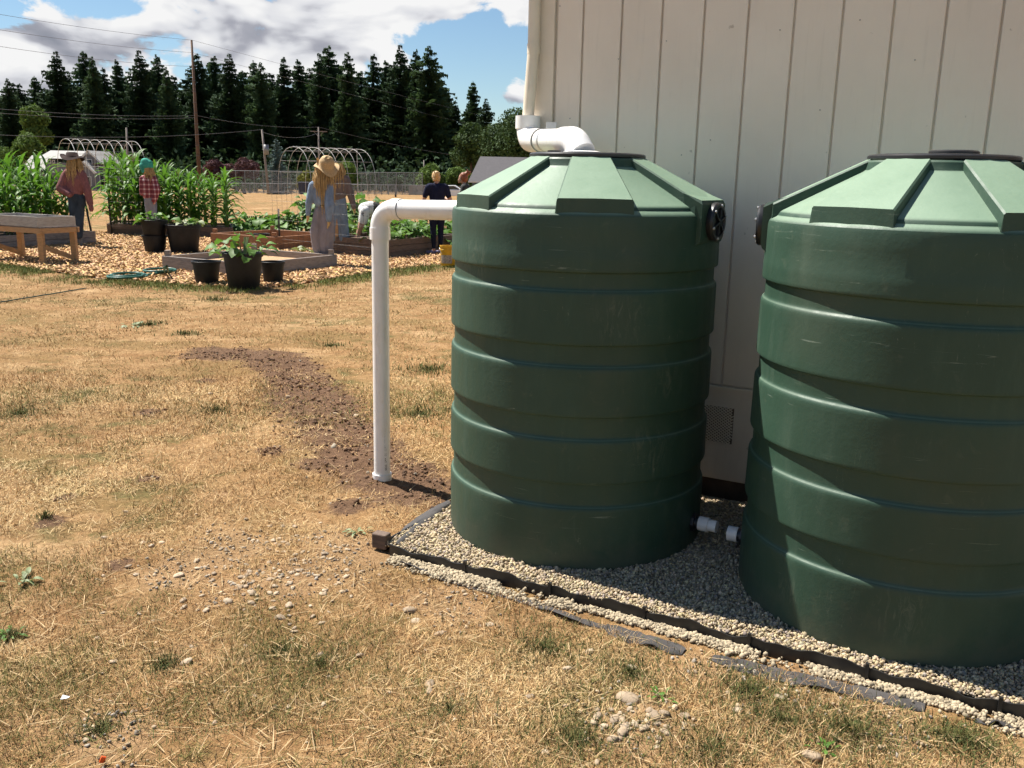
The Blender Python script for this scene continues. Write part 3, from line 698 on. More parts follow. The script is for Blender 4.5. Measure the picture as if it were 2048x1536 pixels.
# left flap along the pad side
mb = MB(); vs = []; 
A_ = [(785, 1082), (810, 1052), (840, 1030), (870, 1012), (897, 1000)]; B_ = [(800, 1090), (838, 1062), (868, 1040), (892, 1020), (905, 1008)]
for (x0, y0), (x1, y1) in zip(A_, B_):
    vs += [gp(x0, y0, .012), gp((x0+x1)/2, (y0+y1)/2, .045), gp(x1, y1, .030), gp(x1, y1, .024), gp(x0, y0, .006)]
mb.add(vs, [(i*5+j, i*5+j+1, (i+1)*5+j+1, (i+1)*5+j) for i in range(4) for j in range(4)])
tag(mb.build('landscape_fabric', 'fabric', None, True), 'grey weed fabric flap along the pad side behind the timber block', 'fabric')

def ico(sub=0):
    bm = bmesh.new(); bmesh.ops.create_icosphere(bm, subdivisions=sub+1, radius=1); v = np.array([q.co[:] for q in bm.verts]); f = np.array([[x.index for x in q.verts] for q in bm.faces]); bm.free(); return v, f
IV, IF = ico(0); IV2, IF2 = ico(1)
def rand_rot(n):
    q = NP.normal(size=(n, 4)); q /= np.linalg.norm(q, axis=1, keepdims=True); w, x, y, z = q.T
    return np.stack([1-2*(y*y+z*z), 2*(x*y-z*w), 2*(x*z+y*w), 2*(x*y+z*w), 1-2*(x*x+z*z), 2*(y*z-x*w), 2*(x*z-y*w), 2*(y*z+x*w), 1-2*(x*x+y*y)], -1).reshape(n, 3, 3)
def scatter_lumps(name, P, size, squash, tint, matname, hi=False, jitter=.18, kind='stuff', smooth=True):
    bv, bf = (IV2, IF2) if hi else (IV, IF)
    n = len(P); sc_ = size[:, None]*np.stack([NP.uniform(.75, 1.25, n), NP.uniform(.65, 1.0, n), NP.uniform(*squash, n)], -1)
    v = bv[None]*(1+NP.uniform(-jitter, jitter, (n, len(bv), 1))); v = v*sc_[:, None, :]
    v = np.einsum('nij,nkj->nki', rand_rot(n), v)+P[:, None, :]
    f = bf[None]+(np.arange(n)*len(bv))[:, None, None]
    tn = np.repeat(tint, len(bv), axis=0)
    me = np_mesh(name, v.reshape(-1, 3), f.reshape(-1, 3), matname, tn, smooth); return tag(inst(name, me), kind=kind)
# pad gravel
def pad_pts(n, u0, u1, v0, v1): return NP.uniform(u0, u1, n), NP.uniform(v0, v1, n)
us, vs_ = pad_pts(130000, PAD_U0+.01, 3.0, .04, PAD_V-.012)
xy = W0+us[:, None]*E1+vs_[:, None]*E2
d1 = np.hypot(xy[:, 0]-.315, xy[:, 1]-4.14); d2 = np.hypot(xy[:, 0]-1.5575, xy[:, 1]-3.402)
keep = (d1 > .575) & (d2 > .575) & ((vs_ > .7) | (us < .8) & (us > -.2) | (us < -.75)) & (us < 2.6)
xy = xy[keep]; n = len(xy); size = np.clip(NP.gamma(6, .00095, n), .0032, .0115)
P = np.stack([xy[:, 0], xy[:, 1], .026+NP.uniform(-.002, .012, n)+.008*(vnoise(xy[:, 0], xy[:, 1], 9)-.5)], -1)
g = NP.uniform(.5, 1.25, n)[:, None]; tint = np.clip(np.where(NP.random((n, 1)) < .2, np.array([[.36, .31, .25]]), np.array([[.53, .43, .285]]))*g*np.stack([np.ones(n), NP.uniform(.93, 1.03, n), NP.uniform(.82, 1.08, n)], -1), 0, .85)
scatter_lumps('gravel', P, size, (.55, .9), tint, 'pebble')
# spill outside the edging
us = NP.uniform(PAD_U0+.08, 2.4, 15000); w_ = .035+.04*vnoise(us*2.2, 0*us, 1)+.07*np.clip((us-.9), 0, 1.2); vs_ = PAD_V+.012+np.abs(NP.normal(0, .6, len(us)))*w_*(.5+vnoise(us*5, us*0, 1))
k_ = (NP.random(len(us)) < np.clip(fbm(us*6, vs_*9, 1, 3)*5-1.6, .04, 1)) & (NP.random(len(us)) < np.where((us > .7) & (vs_ > PAD_V+.05), np.clip(fbm(us*5+3, vs_*8, 1, 3)*6-2.6, .03, 1), 1))
us, vs_ = us[k_], vs_[k_]; xy = W0+us[:, None]*E1+vs_[:, None]*E2; n = len(xy)
P = np.stack([xy[:, 0], xy[:, 1], ground_z(xy[:, 0], xy[:, 1])+.004+NP.uniform(0, .008, n)+.012*np.clip(1-(vs_-PAD_V)/.04, 0, 1)], -1)
g = NP.uniform(.5, 1.2, n)[:, None]; tint = np.clip(np.array([[.47, .385, .26]])*g, 0, .85)
tag(scatter_lumps('gravel_spill', P, np.clip(NP.gamma(6, .00105, n), .0035, .012), (.55, .9), tint, 'pebble'), kind='stuff')
# soil clods in the trench
x = NP.uniform(-3.2, -.1, 26000); y = NP.uniform(4.2, 8.6, 26000); s_ = soil_mask(x, y); k_ = (NP.random(len(x)) < (s_*1.1-.2)*np.clip(fbm(x, y, 3.5, 3)*3-.9, .1, 1)); x, y = x[k_][:4200], y[k_][:4200]; n = len(x)
P = np.stack([x, y, ground_z(x, y)+.002], -1); sz = NP.gamma(2.0, .0024, n)+.002
tint = np.array([[.135, .074, .041]])*NP.uniform(.6, 1.5, n)[:, None]
lt = NP.random(n) < .03; tint[lt] = (.34, .29, .22)
scatter_lumps('soil_clods', P, np.minimum(sz, .035), (.5, .9), tint, 'pebble', jitter=.3)

# ------------------------------------------------------------------ lawn blades
def blades(name, x, y, z, h, w, lean, tint, curl=.5):
    n = len(x); a = NP.uniform(0, 2*math.pi, n); dx, dy = np.cos(a), np.sin(a); b_ = a+math.pi/2+NP.uniform(-.6, .6, n); wx, wy = np.cos(b_)*w/2, np.sin(b_)*w/2
    s, c = np.sin(lean), np.cos(lean); l2 = np.minimum(lean+curl*NP.uniform(0, 1, n), 1.75)
    m0 = np.stack([x, y, z], -1); m1 = m0+np.stack([dx*s, dy*s, c], -1)*(h*.5)[:, None]
    m2 = m1+np.stack([dx*np.sin(l2), dy*np.sin(l2), np.cos(l2)], -1)*(h*.5)[:, None]
    W = np.stack([wx, wy, 0*wx], -1)
    V = np.stack([m0-W, m0+W, m1-W*.8, m1+W*.8, m2], 1).reshape(-1, 3)
    o5 = (np.arange(n)*5)[:, None]
    F = np.concatenate([o5+np.array([[0, 1, 3]]), o5+np.array([[0, 3, 2]]), o5+np.array([[2, 3, 4]])], 0)
    me = np_mesh(name, V, F, 'blade', np.repeat(tint, 5, 0)); return tag(inst(name, me), kind='stuff')
def lawn_pts(n, y0, y1, xl, xr):
    # denser close to the path where one stands, thinning out with distance
    t_ = NP.random(n); y = y0*(y1/y0)**t_; x = NP.uniform(xl, xr, n)*y; return x, y
PAL = np.array([[.52, .335, .155], [.44, .255, .11], [.62, .435, .23], [.35, .195, .082], [.54, .37, .17], [.28, .165, .072]])
def grass_layer(name, n, y0, y1, hs, ws, flat, far=False):
    x, y = lawn_pts(n, y0, y1, -.66, .64)
    u, v = toL(x, y); s_ = soil_mask(x, y)
    dens = fbm(x+7, y, 2.6, 3)
    keep = ~((v < PAD_V+.10+.03*np.sin(u*5)) & (u > PAD_U0-.05)) & (v < 20) & (NP.random(len(x)) > np.clip(s_*1.6*(fbm(x, y, 5, 2)+.1)-.1, 0, .93)) & ~((v < .2) & (u > -1.2)) & (NP.random(len(x)) > dust_mask(x, y)*.55) & (NP.random(len(x)) < np.clip(dens*3.6-.85, .12, 1)) & ~in_poly(x, y, CHIPS)
    x, y = x[keep], y[keep]; n = len(x)
    gmask = np.clip((fbm(x, y, .8, 3)*.55+fbm(x+30, y+9, 3.5, 3)*.45-.49)*7, 0, 1)
    tint = PAL[NP.integers(0, len(PAL), n)]*NP.uniform(.7, 1.25, n)[:, None]
    pal_ = np.clip((fbm(x+3, y-8, 1.3, 3)-.5)*4, -1, 1)[:, None]; tint = tint*(1+.28*pal_)*np.concatenate([1-.03*pal_, 1+.06*pal_, 1+.12*pal_], 1)
    gr = NP.random(n) < gmask*.52
    tint[gr] = (np.array([.10, .108, .036])*NP.uniform(.6, 1.5, (gr.sum(), 1)))+np.array([.07, .03, 0])*NP.random((gr.sum(), 1))
    sf_ = np.clip(y/4, .8, 3.2)
    lean = np.where(NP.random(n) < flat, NP.uniform(1.1, 1.5, n), NP.uniform(.25, 1.15, n)); lean = np.where(gr, lean*.75, lean)
    if far: lean = np.clip(lean+.25, 0, 1.5); tint = tint*.8+np.array([[.33, .205, .095]])*.2
    h = NP.uniform(*hs, n)*np.where(gr, .9, 1)*sf_**.35*np.clip(.55+fbm(x-5, y+2, 4, 2)*.95, .6, 1.5); w = NP.uniform(*ws, n)*sf_
    blades(name, x, y, ground_z(x, y)-.002, h, w, lean, tint)
grass_layer('dry_grass', 430000, 1.95, 7.2, (.016, .058), (.0014, .0032), .68)
grass_layer('dry_grass', 420000, 5.6, 18, (.014, .036), (.0016, .0034), .68, True)
# long pale stems lying about
x, y = lawn_pts(2600, 1.95, 6.5, -.62, .62); u, v = toL(x, y); k_ = ~((v < PAD_V+.12) & (u > PAD_U0-.05)); x, y = x[k_], y[k_]; n = len(x)
blades('straw_stems', x, y, ground_z(x, y)+.008, NP.uniform(.05, .12, n), NP.uniform(.002, .0035, n), NP.uniform(1.35, 1.56, n), np.array([[.50, .365, .20]])*NP.uniform(.75, 1.2, n)[:, None], .1)
# greener tufts
tx, ty = [], []
for px, py, r_, c_ in ((1090, 1290, .4, 2000), (1260, 1340, .35, 1300), (1500, 1380, .28, 1500), (1700, 1460, .34, 2600), (1930, 1480, .3, 2000), (640, 1330, .3, 800), (330, 1330, .14, 500), (560, 1300, .2, 500), (20, 1278, .07, 350), (200, 1465, .12, 350), (840, 830, .5, 900), (860, 740, .5, 700), (1330, 1250, .2, 400), (90, 1040, .06, 120), (430, 600, .3, 250), (300, 650, .3, 250), (370, 672, .25, 200), (660, 690, .2, 120), (430, 820, .4, 500), (40, 830, .4, 500), (1150, 1480, .35, 1800), (1420, 1500, .3, 1800), (1560, 1440, .3, 1800), (900, 1420, .25, 500)):
    g = gp(px, py); a_ = NP.uniform(0, 2*math.pi, c_); rr = np.abs(NP.normal(0, .5, c_))*r_; tx.append(g.x+np.cos(a_)*rr); ty.append(g.y+np.sin(a_)*rr)
x, y = np.concatenate(tx), np.concatenate(ty); u, v = toL(x, y); k_ = ~((v < PAD_V+.10) & (u > PAD_U0-.05)); x, y = x[k_], y[k_]; n = len(x); sf_ = np.clip(y/3.5, .9, 3)
blades('green_grass', x, y, ground_z(x, y)-.002, NP.uniform(.02, .05, n)*sf_**.3, NP.uniform(.002, .0038, n)*sf_, NP.uniform(.2, 1.3, n), np.array([[.08, .098, .03]])*NP.uniform(.55, 1.5, (n, 1))*np.stack([NP.uniform(.8, 1.5, n), np.ones(n), np.ones(n)], -1))
# green fringe along the chip path
edge = CHIPS[1:9]; tx, ty = [], []
for (ax, ay), (bx, by) in zip(edge[:-1], edge[1:]):
    c_ = int(5200*math.hypot(bx-ax, by-ay)/2); t_ = NP.random(c_); px_, py_ = ax+(bx-ax)*t_, ay+(by-ay)*t_
    nx_, ny_ = (by-ay), -(bx-ax); l_ = math.hypot(nx_, ny_); off = NP.normal(.10, .30, c_)
    tx.append(px_+nx_/l_*off+NP.normal(0, .05, c_)); ty.append(py_+ny_/l_*off)
x, y = np.concatenate(tx), np.concatenate(ty); k_ = (fbm(x, y, 2.2, 3) > .40+.25*NP.random(len(x))-.1); x, y = x[k_], y[k_]; n = len(x)
blades('green_grass_fringe', x, y, np.maximum(ground_z(x, y), 0), NP.uniform(.03, .085, n), NP.uniform(.005, .010, n), NP.uniform(.1, 1.3, n), np.array([[.12, .165, .042]])*NP.uniform(.5, 1.5, (n, 1))*np.stack([NP.uniform(.8, 1.7, n), np.ones(n), np.ones(n)], -1))

# loose stones on the lawn
stone_me = []
for k in range(6):
    v = IV2*(1+NP.uniform(-.16, .16, (len(IV2), 1)))*np.array([NP.uniform(.9, 1.3), NP.uniform(.6, .9), NP.uniform(.35, .6)])
    stone_me.append(np_mesh('stone', v, IF2, 'pale_stone' if k % 2 else 'stone', smooth=True))
def stone(px, py, s, k=None):
    g = gp(px, py); u, v = toL(g.x, g.y)
    o = inst('stone', stone_me[rnd.randrange(6) if k is None else k], None, (g.x, g.y, float(ground_z(g.x, g.y))+s*.15), (rnd.uniform(-.3, .3), rnd.uniform(-.3, .3), rnd.uniform(0, 6)), s)
    tag(o, 'small stone lying loose in the dry grass', 'stone', 'loose stones on the lawn')
for px, py, s in ((357, 1150, .022), (456, 1205, .021), (303, 1091, .02), (366, 1200, .018), (505, 1192, .02), (503, 1210, .017), (578, 1214, .02), (560, 1237, .02), (412, 1222, .019), (288, 1085, .016), (540, 1163, .016), (634, 1155, .018), (692, 1155, .016), (540, 1192, .016), (373, 1329, .024), (227, 1327, .014), (209, 1075, .018), (650, 1107, .018), (500, 1190, .015), (640, 1312, .016), (820, 1215, .026), (945, 1115, .02), (830, 1237, .02), (1135, 1335, .024), (980, 1246, .016), (880, 1265, .018), (1255, 1395, .03), (1310, 1430, .026), (1300, 1420, .02), (1330, 1425, .02), (1265, 1330, .016), (1180, 1300, .016), (1290, 1455, .018), (1370, 1430, .02), (860, 1370, .02), (858, 1385, .018), (1060, 1395, .016), (720, 1310, .014), (1230, 1440, .022), (1245, 1465, .02), (1270, 1450, .018), (1225, 1480, .018), (1330, 1460, .016), (1475, 1420, .02), (1560, 1395, .022), (1620, 1510, .03), (1760, 1395, .014), (578, 800, .02), (672, 836, .018), (690, 845, .016), (712, 838, .02), (420, 790, .02), (1130, 1410, .014)):
    stone(px, py, s)
for k in range(145):
    px, py = rnd.gauss(560, 115), rnd.gauss(1140, 55)
    if px < 735: stone(px, py, rnd.uniform(.007, .015))
for k in range(40): stone(rnd.gauss(1290, 70), rnd.gauss(1450, 30), rnd.uniform(.008, .016))
for k in range(50): stone(rnd.uniform(120, 1000), rnd.uniform(1000, 1500), rnd.uniform(.006, .012))
g = gp(207, 1536); me = bevel_mesh(MB().box((0, 0, .008), (.014, .008, .019), Matrix.Rotation(R(25), 3, 'Y')).me('marker_tab', 'orange_plastic'), .002)
tag(inst('marker_tab', me, None, (g.x, g.y, float(ground_z(g.x, g.y))+.01), (0, 0, .5)), 'small bright orange plastic tab in the grass at the bottom edge', 'marker')
x = NP.uniform(-2.2, 1.9, 60000); y = NP.uniform(2.0, 4.6, 60000); k_ = (NP.random(60000) < dust_mask(x, y)*.42-.10) ; u, v = toL(x, y); k_ &= ~((v < PAD_V+.08) & (u > PAD_U0-.05)); x, y = x[k_], y[k_]; n = len(x)
tint = np.where(NP.random((n, 1)) < .45, np.array([[.33, .285, .23]]), np.array([[.46, .345, .22]]))*NP.uniform(.6, 1.25, (n, 1))
scatter_lumps('gravel_flakes', np.stack([x, y, ground_z(x, y)+.003], -1), np.clip(NP.gamma(2.5, .0018, n), .002, .011), (.35, .7), tint, 'pebble', jitter=.28)
g = gp(131, 1410); me = mesh_from('paper_scrap', [(-.012, -.006, .0), (.012, -.008, .006), (.014, .006, .003), (-.01, .008, .008), (-.012, -.006, -.002), (.012, -.008, .004), (.014, .006, .001), (-.01, .008, .006)], [(0, 1, 2, 3), (7, 6, 5, 4), (0, 4, 5, 1), (1, 5, 6, 2), (2, 6, 7, 3), (3, 7, 4, 0)], 'paper_white')
tag(inst('paper_scrap', me, None, (g.x, g.y, float(ground_z(g.x, g.y))+.02)), 'tiny white scrap of paper on the dry lawn', 'litter')

def leaf_mesh(name, Lg, W, mat, fold=.25, droop=.3, N=5, lobes=0):
    mb = MB(); vs = []
    for i in range(N+1):
        f = i/N; w = W*math.sin(math.pi*min(1, f*.93+.05))**.8*(1+.18*(lobes and math.cos(f*lobes*math.pi)))/2; x = Lg*f; zc = Lg*(.12*math.sin(f*3)-droop*f*f)
        vs += [(x, -w, zc+fold*w), (x, 0, zc), (x, w, zc+fold*w)]
    fs = [(i*3+j, i*3+j+1, (i+1)*3+j+1, (i+1)*3+j) for i in range(N) for j in range(2)]
    return mb.add(vs, fs).me(name, mat, True)
wl = leaf_mesh('leaf', .045, .018, 'grey_leaf'); wl2 = leaf_mesh('leaf', .04, .014, 'squash_leaf')
for i, (px, py, s, lb) in enumerate(((715, 1064, 1.5, 'pale green weed rosette near the timber block'), (45, 1163, 2.0, 'greyish weed patch in the dry lawn at the left edge'), (268, 652, 3.2, 'flat grey-green weed patch in the middle of the lawn'), (1322, 1395, 1.3, 'small bright green weed below the fabric flap'), (18, 1275, 1.7, 'dark green weed clump cut by the left edge'), (1650, 1500, 1.3, 'little green weed near the bottom right'))):
    g = gp(px, py); e = empty('weed', (g.x, g.y, float(ground_z(g.x, g.y))+.004), label=lb, cat='weed')
    for k in range(16):
        a_ = rnd.uniform(0, 6.28); r_ = rnd.uniform(0, .03)*s; inst('leaf', wl if i in (0, 1, 2) else wl2, e, (r_*math.cos(a_), r_*math.sin(a_), rnd.uniform(0, .01)), (rnd.uniform(-.3, .3), -rnd.uniform(.0, .7), a_), s*.6*rnd.uniform(.6, 1))

# ------------------------------------------------------------------ garden: chips, beds, planters
n = 26000; x = NP.uniform(-11, .3, n*2); y = NP.uniform(12.8, 24, n*2); k_ = in_poly(x, y, CHIPS) & (NP.random(2*n) < np.clip(16/y, 0, 1)); x, y = x[k_], y[k_]; n = len(x)
cl, cw, ct = NP.uniform(.02, .05, n), NP.uniform(.008, .02, n), NP.uniform(.002, .005, n)
bx_ = np.array([[sx, sy, sz] for sz in (-1, 1) for sy in (-1, 1) for sx in (-1, 1)], float)
v = bx_[None]*np.stack([cl, cw, ct], -1)[:, None]; a_ = NP.uniform(0, 6.28, n); t1_, t2_ = NP.normal(0, .35, n), NP.normal(0, .3, n)
ca, sa_, = np.cos(a_), np.sin(a_)
vz = v[..., 2]+v[..., 0]*t1_[:, None]+v[..., 1]*t2_[:, None]
vx_, vy_ = v[..., 0]*ca[:, None]-v[..., 1]*sa_[:, None], v[..., 0]*sa_[:, None]+v[..., 1]*ca[:, None]
V = np.stack([vx_+x[:, None], vy_+y[:, None], vz+CZ+.008+NP.uniform(0, .02, n)[:, None]], -1).reshape(-1, 3)
bf_ = np.array([(0, 2, 3, 1), (4, 5, 7, 6), (0, 1, 5, 4), (2, 6, 7, 3), (0, 4, 6, 2), (1, 3, 7, 5)])
F_ = (bf_[None]+(np.arange(n)*8)[:, None, None]).reshape(-1, 4)
tint = np.array([[.52, .325, .165]])*NP.uniform(.5, 1.3, n)[:, None]*np.stack([np.ones(n), NP.uniform(.88, 1.08, n), NP.uniform(.75, 1.1, n)], -1)
tag(inst('wood_chips', np_mesh('wood_chips', V, F_, 'chip', np.clip(np.repeat(tint, 8, 0), 0, .85))), kind='stuff')

GA, GB = Vector((-.878, .478, 0)), Vector((.478, .878, 0))
def raised_bed(K, ea, la, eb, lb, rows, bh, mat, label, fill, fz, posts=False):
    K = Vector((K[0], K[1], 0)); e = empty('raised_bed', K, label=label, cat='raised bed', group='wooden raised beds'); th = .045; base = CZ-.01
    for r_ in range(rows):
        z = base+bh*(r_+.5)
        for p0, p1 in ((Vector(), ea*la), (eb*lb, ea*la+eb*lb), (Vector(), eb*lb), (ea*la, ea*la+eb*lb)):
            d = (p1-p0).normalized(); q0, q1 = p0, p1
            if abs(d.dot(ea)) > .9: q0, q1 = p0-d*th*.5, p1+d*th*.5
            else: q0, q1 = p0+d*th*.52, p1-d*th*.52
            off = Vector((rnd.uniform(-.003, .003), rnd.uniform(-.003, .003), 0))
            mb = MB().bar(q0+off+Vector((0, 0, z)), q1+off+Vector((0, 0, z)), th, bh-.006); me = bevel_mesh(mb.me('board', mat), .004, 1)
            inst('board', me, e)
    zt = base+bh*rows
    for p0 in (Vector(), ea*la, eb*lb, ea*la+eb*lb):
        c_ = p0+(ea*(.05 if p0.dot(ea) < .1 else -.05)+eb*(.05 if p0.dot(eb) < .1 else -.05))
        MB().box(c_+Vector((0, 0, (zt+(.09 if posts else -.02))/2)), (.085, .085, zt+(.09 if posts else -.02))).build('corner_post', mat, e)
    mb = MB().add([q+Vector((0, 0, base+fz)) for q in (Vector(), ea*la, ea*la+eb*lb, eb*lb)], [(3, 2, 1, 0)]); mb.build('bed_fill', fill, e)
    return e
K3 = (-4.2, 14.3); K4 = (-5.12, 19.35); K5 = (-2.5, 18.1); KL = Vector((-9.4, 20.3, 0)); K2 = Vector((-7.06, 22.7, 0))
raised_bed(K3, GA, 1.95, GB, 2.1, 1, .235, 'wood_grey', 'low grey board bed filled with wood chips behind the front pots', 'chip_bed', .12, True)
raised_bed(K4, GA, 1.85, GB, 1.9, 2, .15, 'wood_cedar', 'reddish cedar raised bed standing empty behind the grey one', 'chip_bed', .05, True)
raised_bed(K5, GA, 1.75, GB, 2.6, 3, .125, 'wood_brown', 'dark three-board raised bed full of squash leaves', 'soil', .30)
raised_bed(KL, GA, 2.6, -GB, 2.6, 2, .14, 'wood_grey', 'grey raised bed of corn behind the planter table', 'soil', .22)
e2a = Vector((-.985, .15, 0)).normalized(); e2b = Vector((-.31, .95, 0)).normalized()
raised_bed(K2, e2a, 3.35, e2b, 1.9, 2, .14, 'wood_brown', 'dark raised bed of corn in the middle of the garden', 'soil', .22)
raised_bed((-1.5, 22.2), GA, 1.3, GB, 2.0, 2, .14, 'wood_grey', 'grey raised bed behind the woman in navy', 'soil', .2)

# planter table
N_ = gp(86, 532); ta, tb_ = Vector((-.88, .47, 0)).normalized(), Vector((.47, .88, 0)).normalized(); TL, TW = 1.62, .72
tbl = empty('planter_table', (N_.x, N_.y, 0), label='raised wooden planter table with grey tray at the left edge', cat='planter')
TZ = at(80, 457, N_.y).z
for p0 in (Vector(), ta*TL, tb_*TW, ta*TL+tb_*TW):
    c_ = p0+ta*(.06 if p0.dot(ta) < .1 else -.06)+tb_*(.05 if p0.dot(tb_) < .1 else -.05)
    MB().bar(c_+Vector((0, 0, CZ-.02)), c_+Vector((0, 0, TZ-.09)), .09, .09, (0, 1, 0)).build('leg', 'wood_new', tbl)
for p0, p1 in ((-ta*.03, ta*(TL+.03)), (tb_*TW-ta*.03, tb_*TW+ta*(TL+.03)), (tb_*.03, tb_*(TW-.03)), (ta*TL+tb_*.03, ta*TL+tb_*(TW-.03))):
    MB().bar(p0+Vector((0, 0, TZ-.045)), p1+Vector((0, 0, TZ-.045)), .04, .088).build('rail', 'wood_new', tbl)
for s_ in (.06, TL-.06):
    MB().bar(ta*s_+tb_*.05+Vector((0, 0, TZ-.3)), ta*s_+tb_*(TW-.05)+Vector((0, 0, CZ+.07)), .038, .075).build('brace', 'wood_new', tbl)
for k in range(6): MB().bar(tb_*(TW*(k+.5)/6)+Vector((0, 0, TZ+.01)), tb_*(TW*(k+.5)/6)+ta*TL+Vector((0, 0, TZ+.01)), TW/6-.008, .018).build('deck_board', 'wood_grey', tbl)
for p0, p1 in ((ta*.04, ta*(TL)), (tb_*(TW-.04)+ta*.04, tb_*(TW-.04)+ta*TL), (ta*.02+tb_*-.02, ta*.02+tb_*(TW-.02)), (ta*(TL-.02)+tb_*.025, ta*(TL-.02)+tb_*(TW-.065)), (ta*(TL*.45)+tb_*.025, ta*(TL*.45)+tb_*(TW-.065))):
    MB().bar(p0+Vector((0, 0, TZ+.105)), p1+Vector((0, 0, TZ+.105)), .03, .165).build('tray_board', 'tray_grey', tbl)

# pots
def pot(px, py, D, r, h, label, leafy=0, parent_z=CZ, tint='pot_plastic', lm=None):
    q = at(px, py, D); e = empty('plant_pot', (q.x, q.y, parent_z), label=label, cat='plant pot', group='black plastic nursery pots')
    MB().lathe([(r*.78, 0), (r*.8, .01), (r*.97, h*.88), (r*.97, h*.9), (r*1.05, h*.905), (r*1.05, h), (r*.98, h), (r*.93, h*.8), (r*.9, h*.55), (0, h*.55)], 36, caps=(True, False)).build('pot_body', tint, e, True, angle=40)
    MB().tube([Vector((math.cos(a_)*r*1.045, math.sin(a_)*r*1.045, h)) for a_ in [i*2*math.pi/36 for i in range(37)]], .008, 6, False).build('rim', tint, e, True)
    if leafy: MB().lathe([(0, h*.82), (r*.93, h*.8)], 20, caps=(False, False)).build('potting_soil', 'soil', e)
    return e, h, r
sq_leafs = [leaf_mesh('leaf', .20, .17, 'squash_leaf', .3, .25, 5, 5), leaf_mesh('leaf', .15, .14, 'squash_leaf', .2, .4, 5, 4), leaf_mesh('leaf', .18, .13, 'grey_leaf', .3, .3, 5, 0)]
stem_me = MB().tube([(0, 0, 0), (.02, 0, .09), (.06, 0, .16)], [.007, .006, .005], 6).me('stem', 'corn_stalk')
def leafy_plant(loc, rad, ht, nl, label, cat, name='squash_plant', kinds=(0, 1), group=None, s0=1.):
    e = empty(name, loc, label=label, cat=cat, group=group)
    for k in range(nl):
        a_ = rnd.uniform(0, 6.28); rr = rad*rnd.random()**.6; z = ht*(1-.6*(rr/rad)**2)*rnd.uniform(.35, 1)
        inst('leaf', sq_leafs[rnd.choice(kinds)], e, (rr*math.cos(a_), rr*math.sin(a_), z), (rnd.uniform(-.5, .5), rnd.uniform(-.5, .35), a_+rnd.uniform(-.9, .9)), s0*rnd.uniform(.6, 1.15))
    for k in range(max(3, nl//4)):
        a_ = rnd.uniform(0, 6.28); inst('stem', stem_me, e, (rad*.2*math.cos(a_), rad*.2*math.sin(a_), 0), (0, 0, a_), (rad*4, rad*4, ht*5))
    return e
P_big, h_, r_ = pot(487, 545, 12.95, .272, .50, 'largest black pot holding a squash plant at the lawn edge', 1)
q = P_big.location; leafy_plant((q.x, q.y, .42), .38, .38, 34, 'leafy squash plant spilling from the largest black pot', 'plant')
pot(413, 540, 13.35, .20, .33, 'empty black pot beside the leafy pot, near the coiled hose')
pot(546, 545, 13.65, .175, .315, 'small empty black pot tucked behind the leafy pot by the grey bed')
pa, h_, r_ = pot(310, 490, 18.3, .235, .34, 'lower black pot of the stack of two near the hooded scarecrow')
pb, h_, r_ = pot(310, 480, 18.3, .255, .36, 'upper black pot of the stack of two with green seedlings', 1, .30)
leafy_plant((pb.location.x, pb.location.y, .30+.28), .28, .26, 22, 'green seedling clump in the upper stacked pot', 'plant')
pc, h_, r_ = pot(368, 480, 18.35, .33, .56, 'wide black tub with grey-green leaves beside the stacked pots', 1)
leafy_plant((pc.location.x+.14, pc.location.y, .50), .28, .20, 22, 'pale grey-green leafy plant in the wide black tub', 'plant', kinds=(2, 2, 0))
pot(524, 487, 20.4, .17, .28, 'dark pot standing inside the cedar bed')
# bucket
bq = gp(893, 533); e = empty('bucket', (bq.x+.03, bq.y, 0.02), label='yellow plastic bucket on the grass beside the left tank', cat='bucket')
MB().lathe([(.125, 0), (.13, .01), (.152, .34), (.152, .345), (.16, .35), (.16, .372), (.152, .374), (.145, .34), (.12, .02), (0, .02)], 32, caps=(True, False)).build('bucket_body', 'bucket_yellow', e, True, angle=40)
MB().lathe([(.158, .28), (.160, .285), (.163, .30), (.158, .305)], 32, caps=(False, False)).build('rim_band', 'bucket_yellow', e, True)
mb = MB(); vs = []
for i in range(9):
    a_ = R(-150+i*12)
    for z in (.05, .2): vs.append(((.134+z*.058)*math.cos(a_), (.134+z*.058)*math.sin(a_), z))
mb.add(vs, [(i*2, i*2+2, i*2+3, i*2+1) for i in range(8)]).build('label_sticker', 'bucket_label', e)
MB().tube([Vector((.16*math.cos(t_), -.16*abs(math.sin(t_))*.6-.02, .33-.15*math.sin(t_))) for t_ in [i*math.pi/12 for i in range(13)]], .004, 6).build('handle', 'zinc', e, True)
# hose
def coil(c, rads, z=CZ+.03, n=26, tilt=0): return [Vector((c.x+rads[0]*math.cos(6.283*i/n), c.y+rads[1]*math.sin(6.283*i/n), z+tilt*math.sin(6.283*i/n)+.02*i/n)) for i in range(n)]
c0 = gp(255, 553, .04); c1 = gp(320, 545, .04)
path = coil(c0, (.27, .35))+coil(c0, (.22, .3), CZ+.05)+[gp(290, 550, .05), gp(310, 547, .06)]+coil(c1, (.23, .3), CZ+.06)+[gp(330, 546, .05), gp(328, 535, .2), gp(334, 532, .24), gp(336, 545, .06), gp(352, 540, .05)]
tag(MB().tube(path, .017, 8).build('garden_hose', 'hose_green', None, True), 'green garden hose coiled on the wood chips', 'hose')
path = [gp(-40, 610, .02), gp(20, 601, .025), gp(70, 593, .02), gp(120, 585, .02), gp(172, 576, .02)]
path = [path[0].lerp(path[1], .0)]+[path[i].lerp(path[i+1], f)+Vector((rnd.uniform(-.01, .01), 0, 0)) for i in range(4) for f in (0, .33, .66)]+[path[-1]]
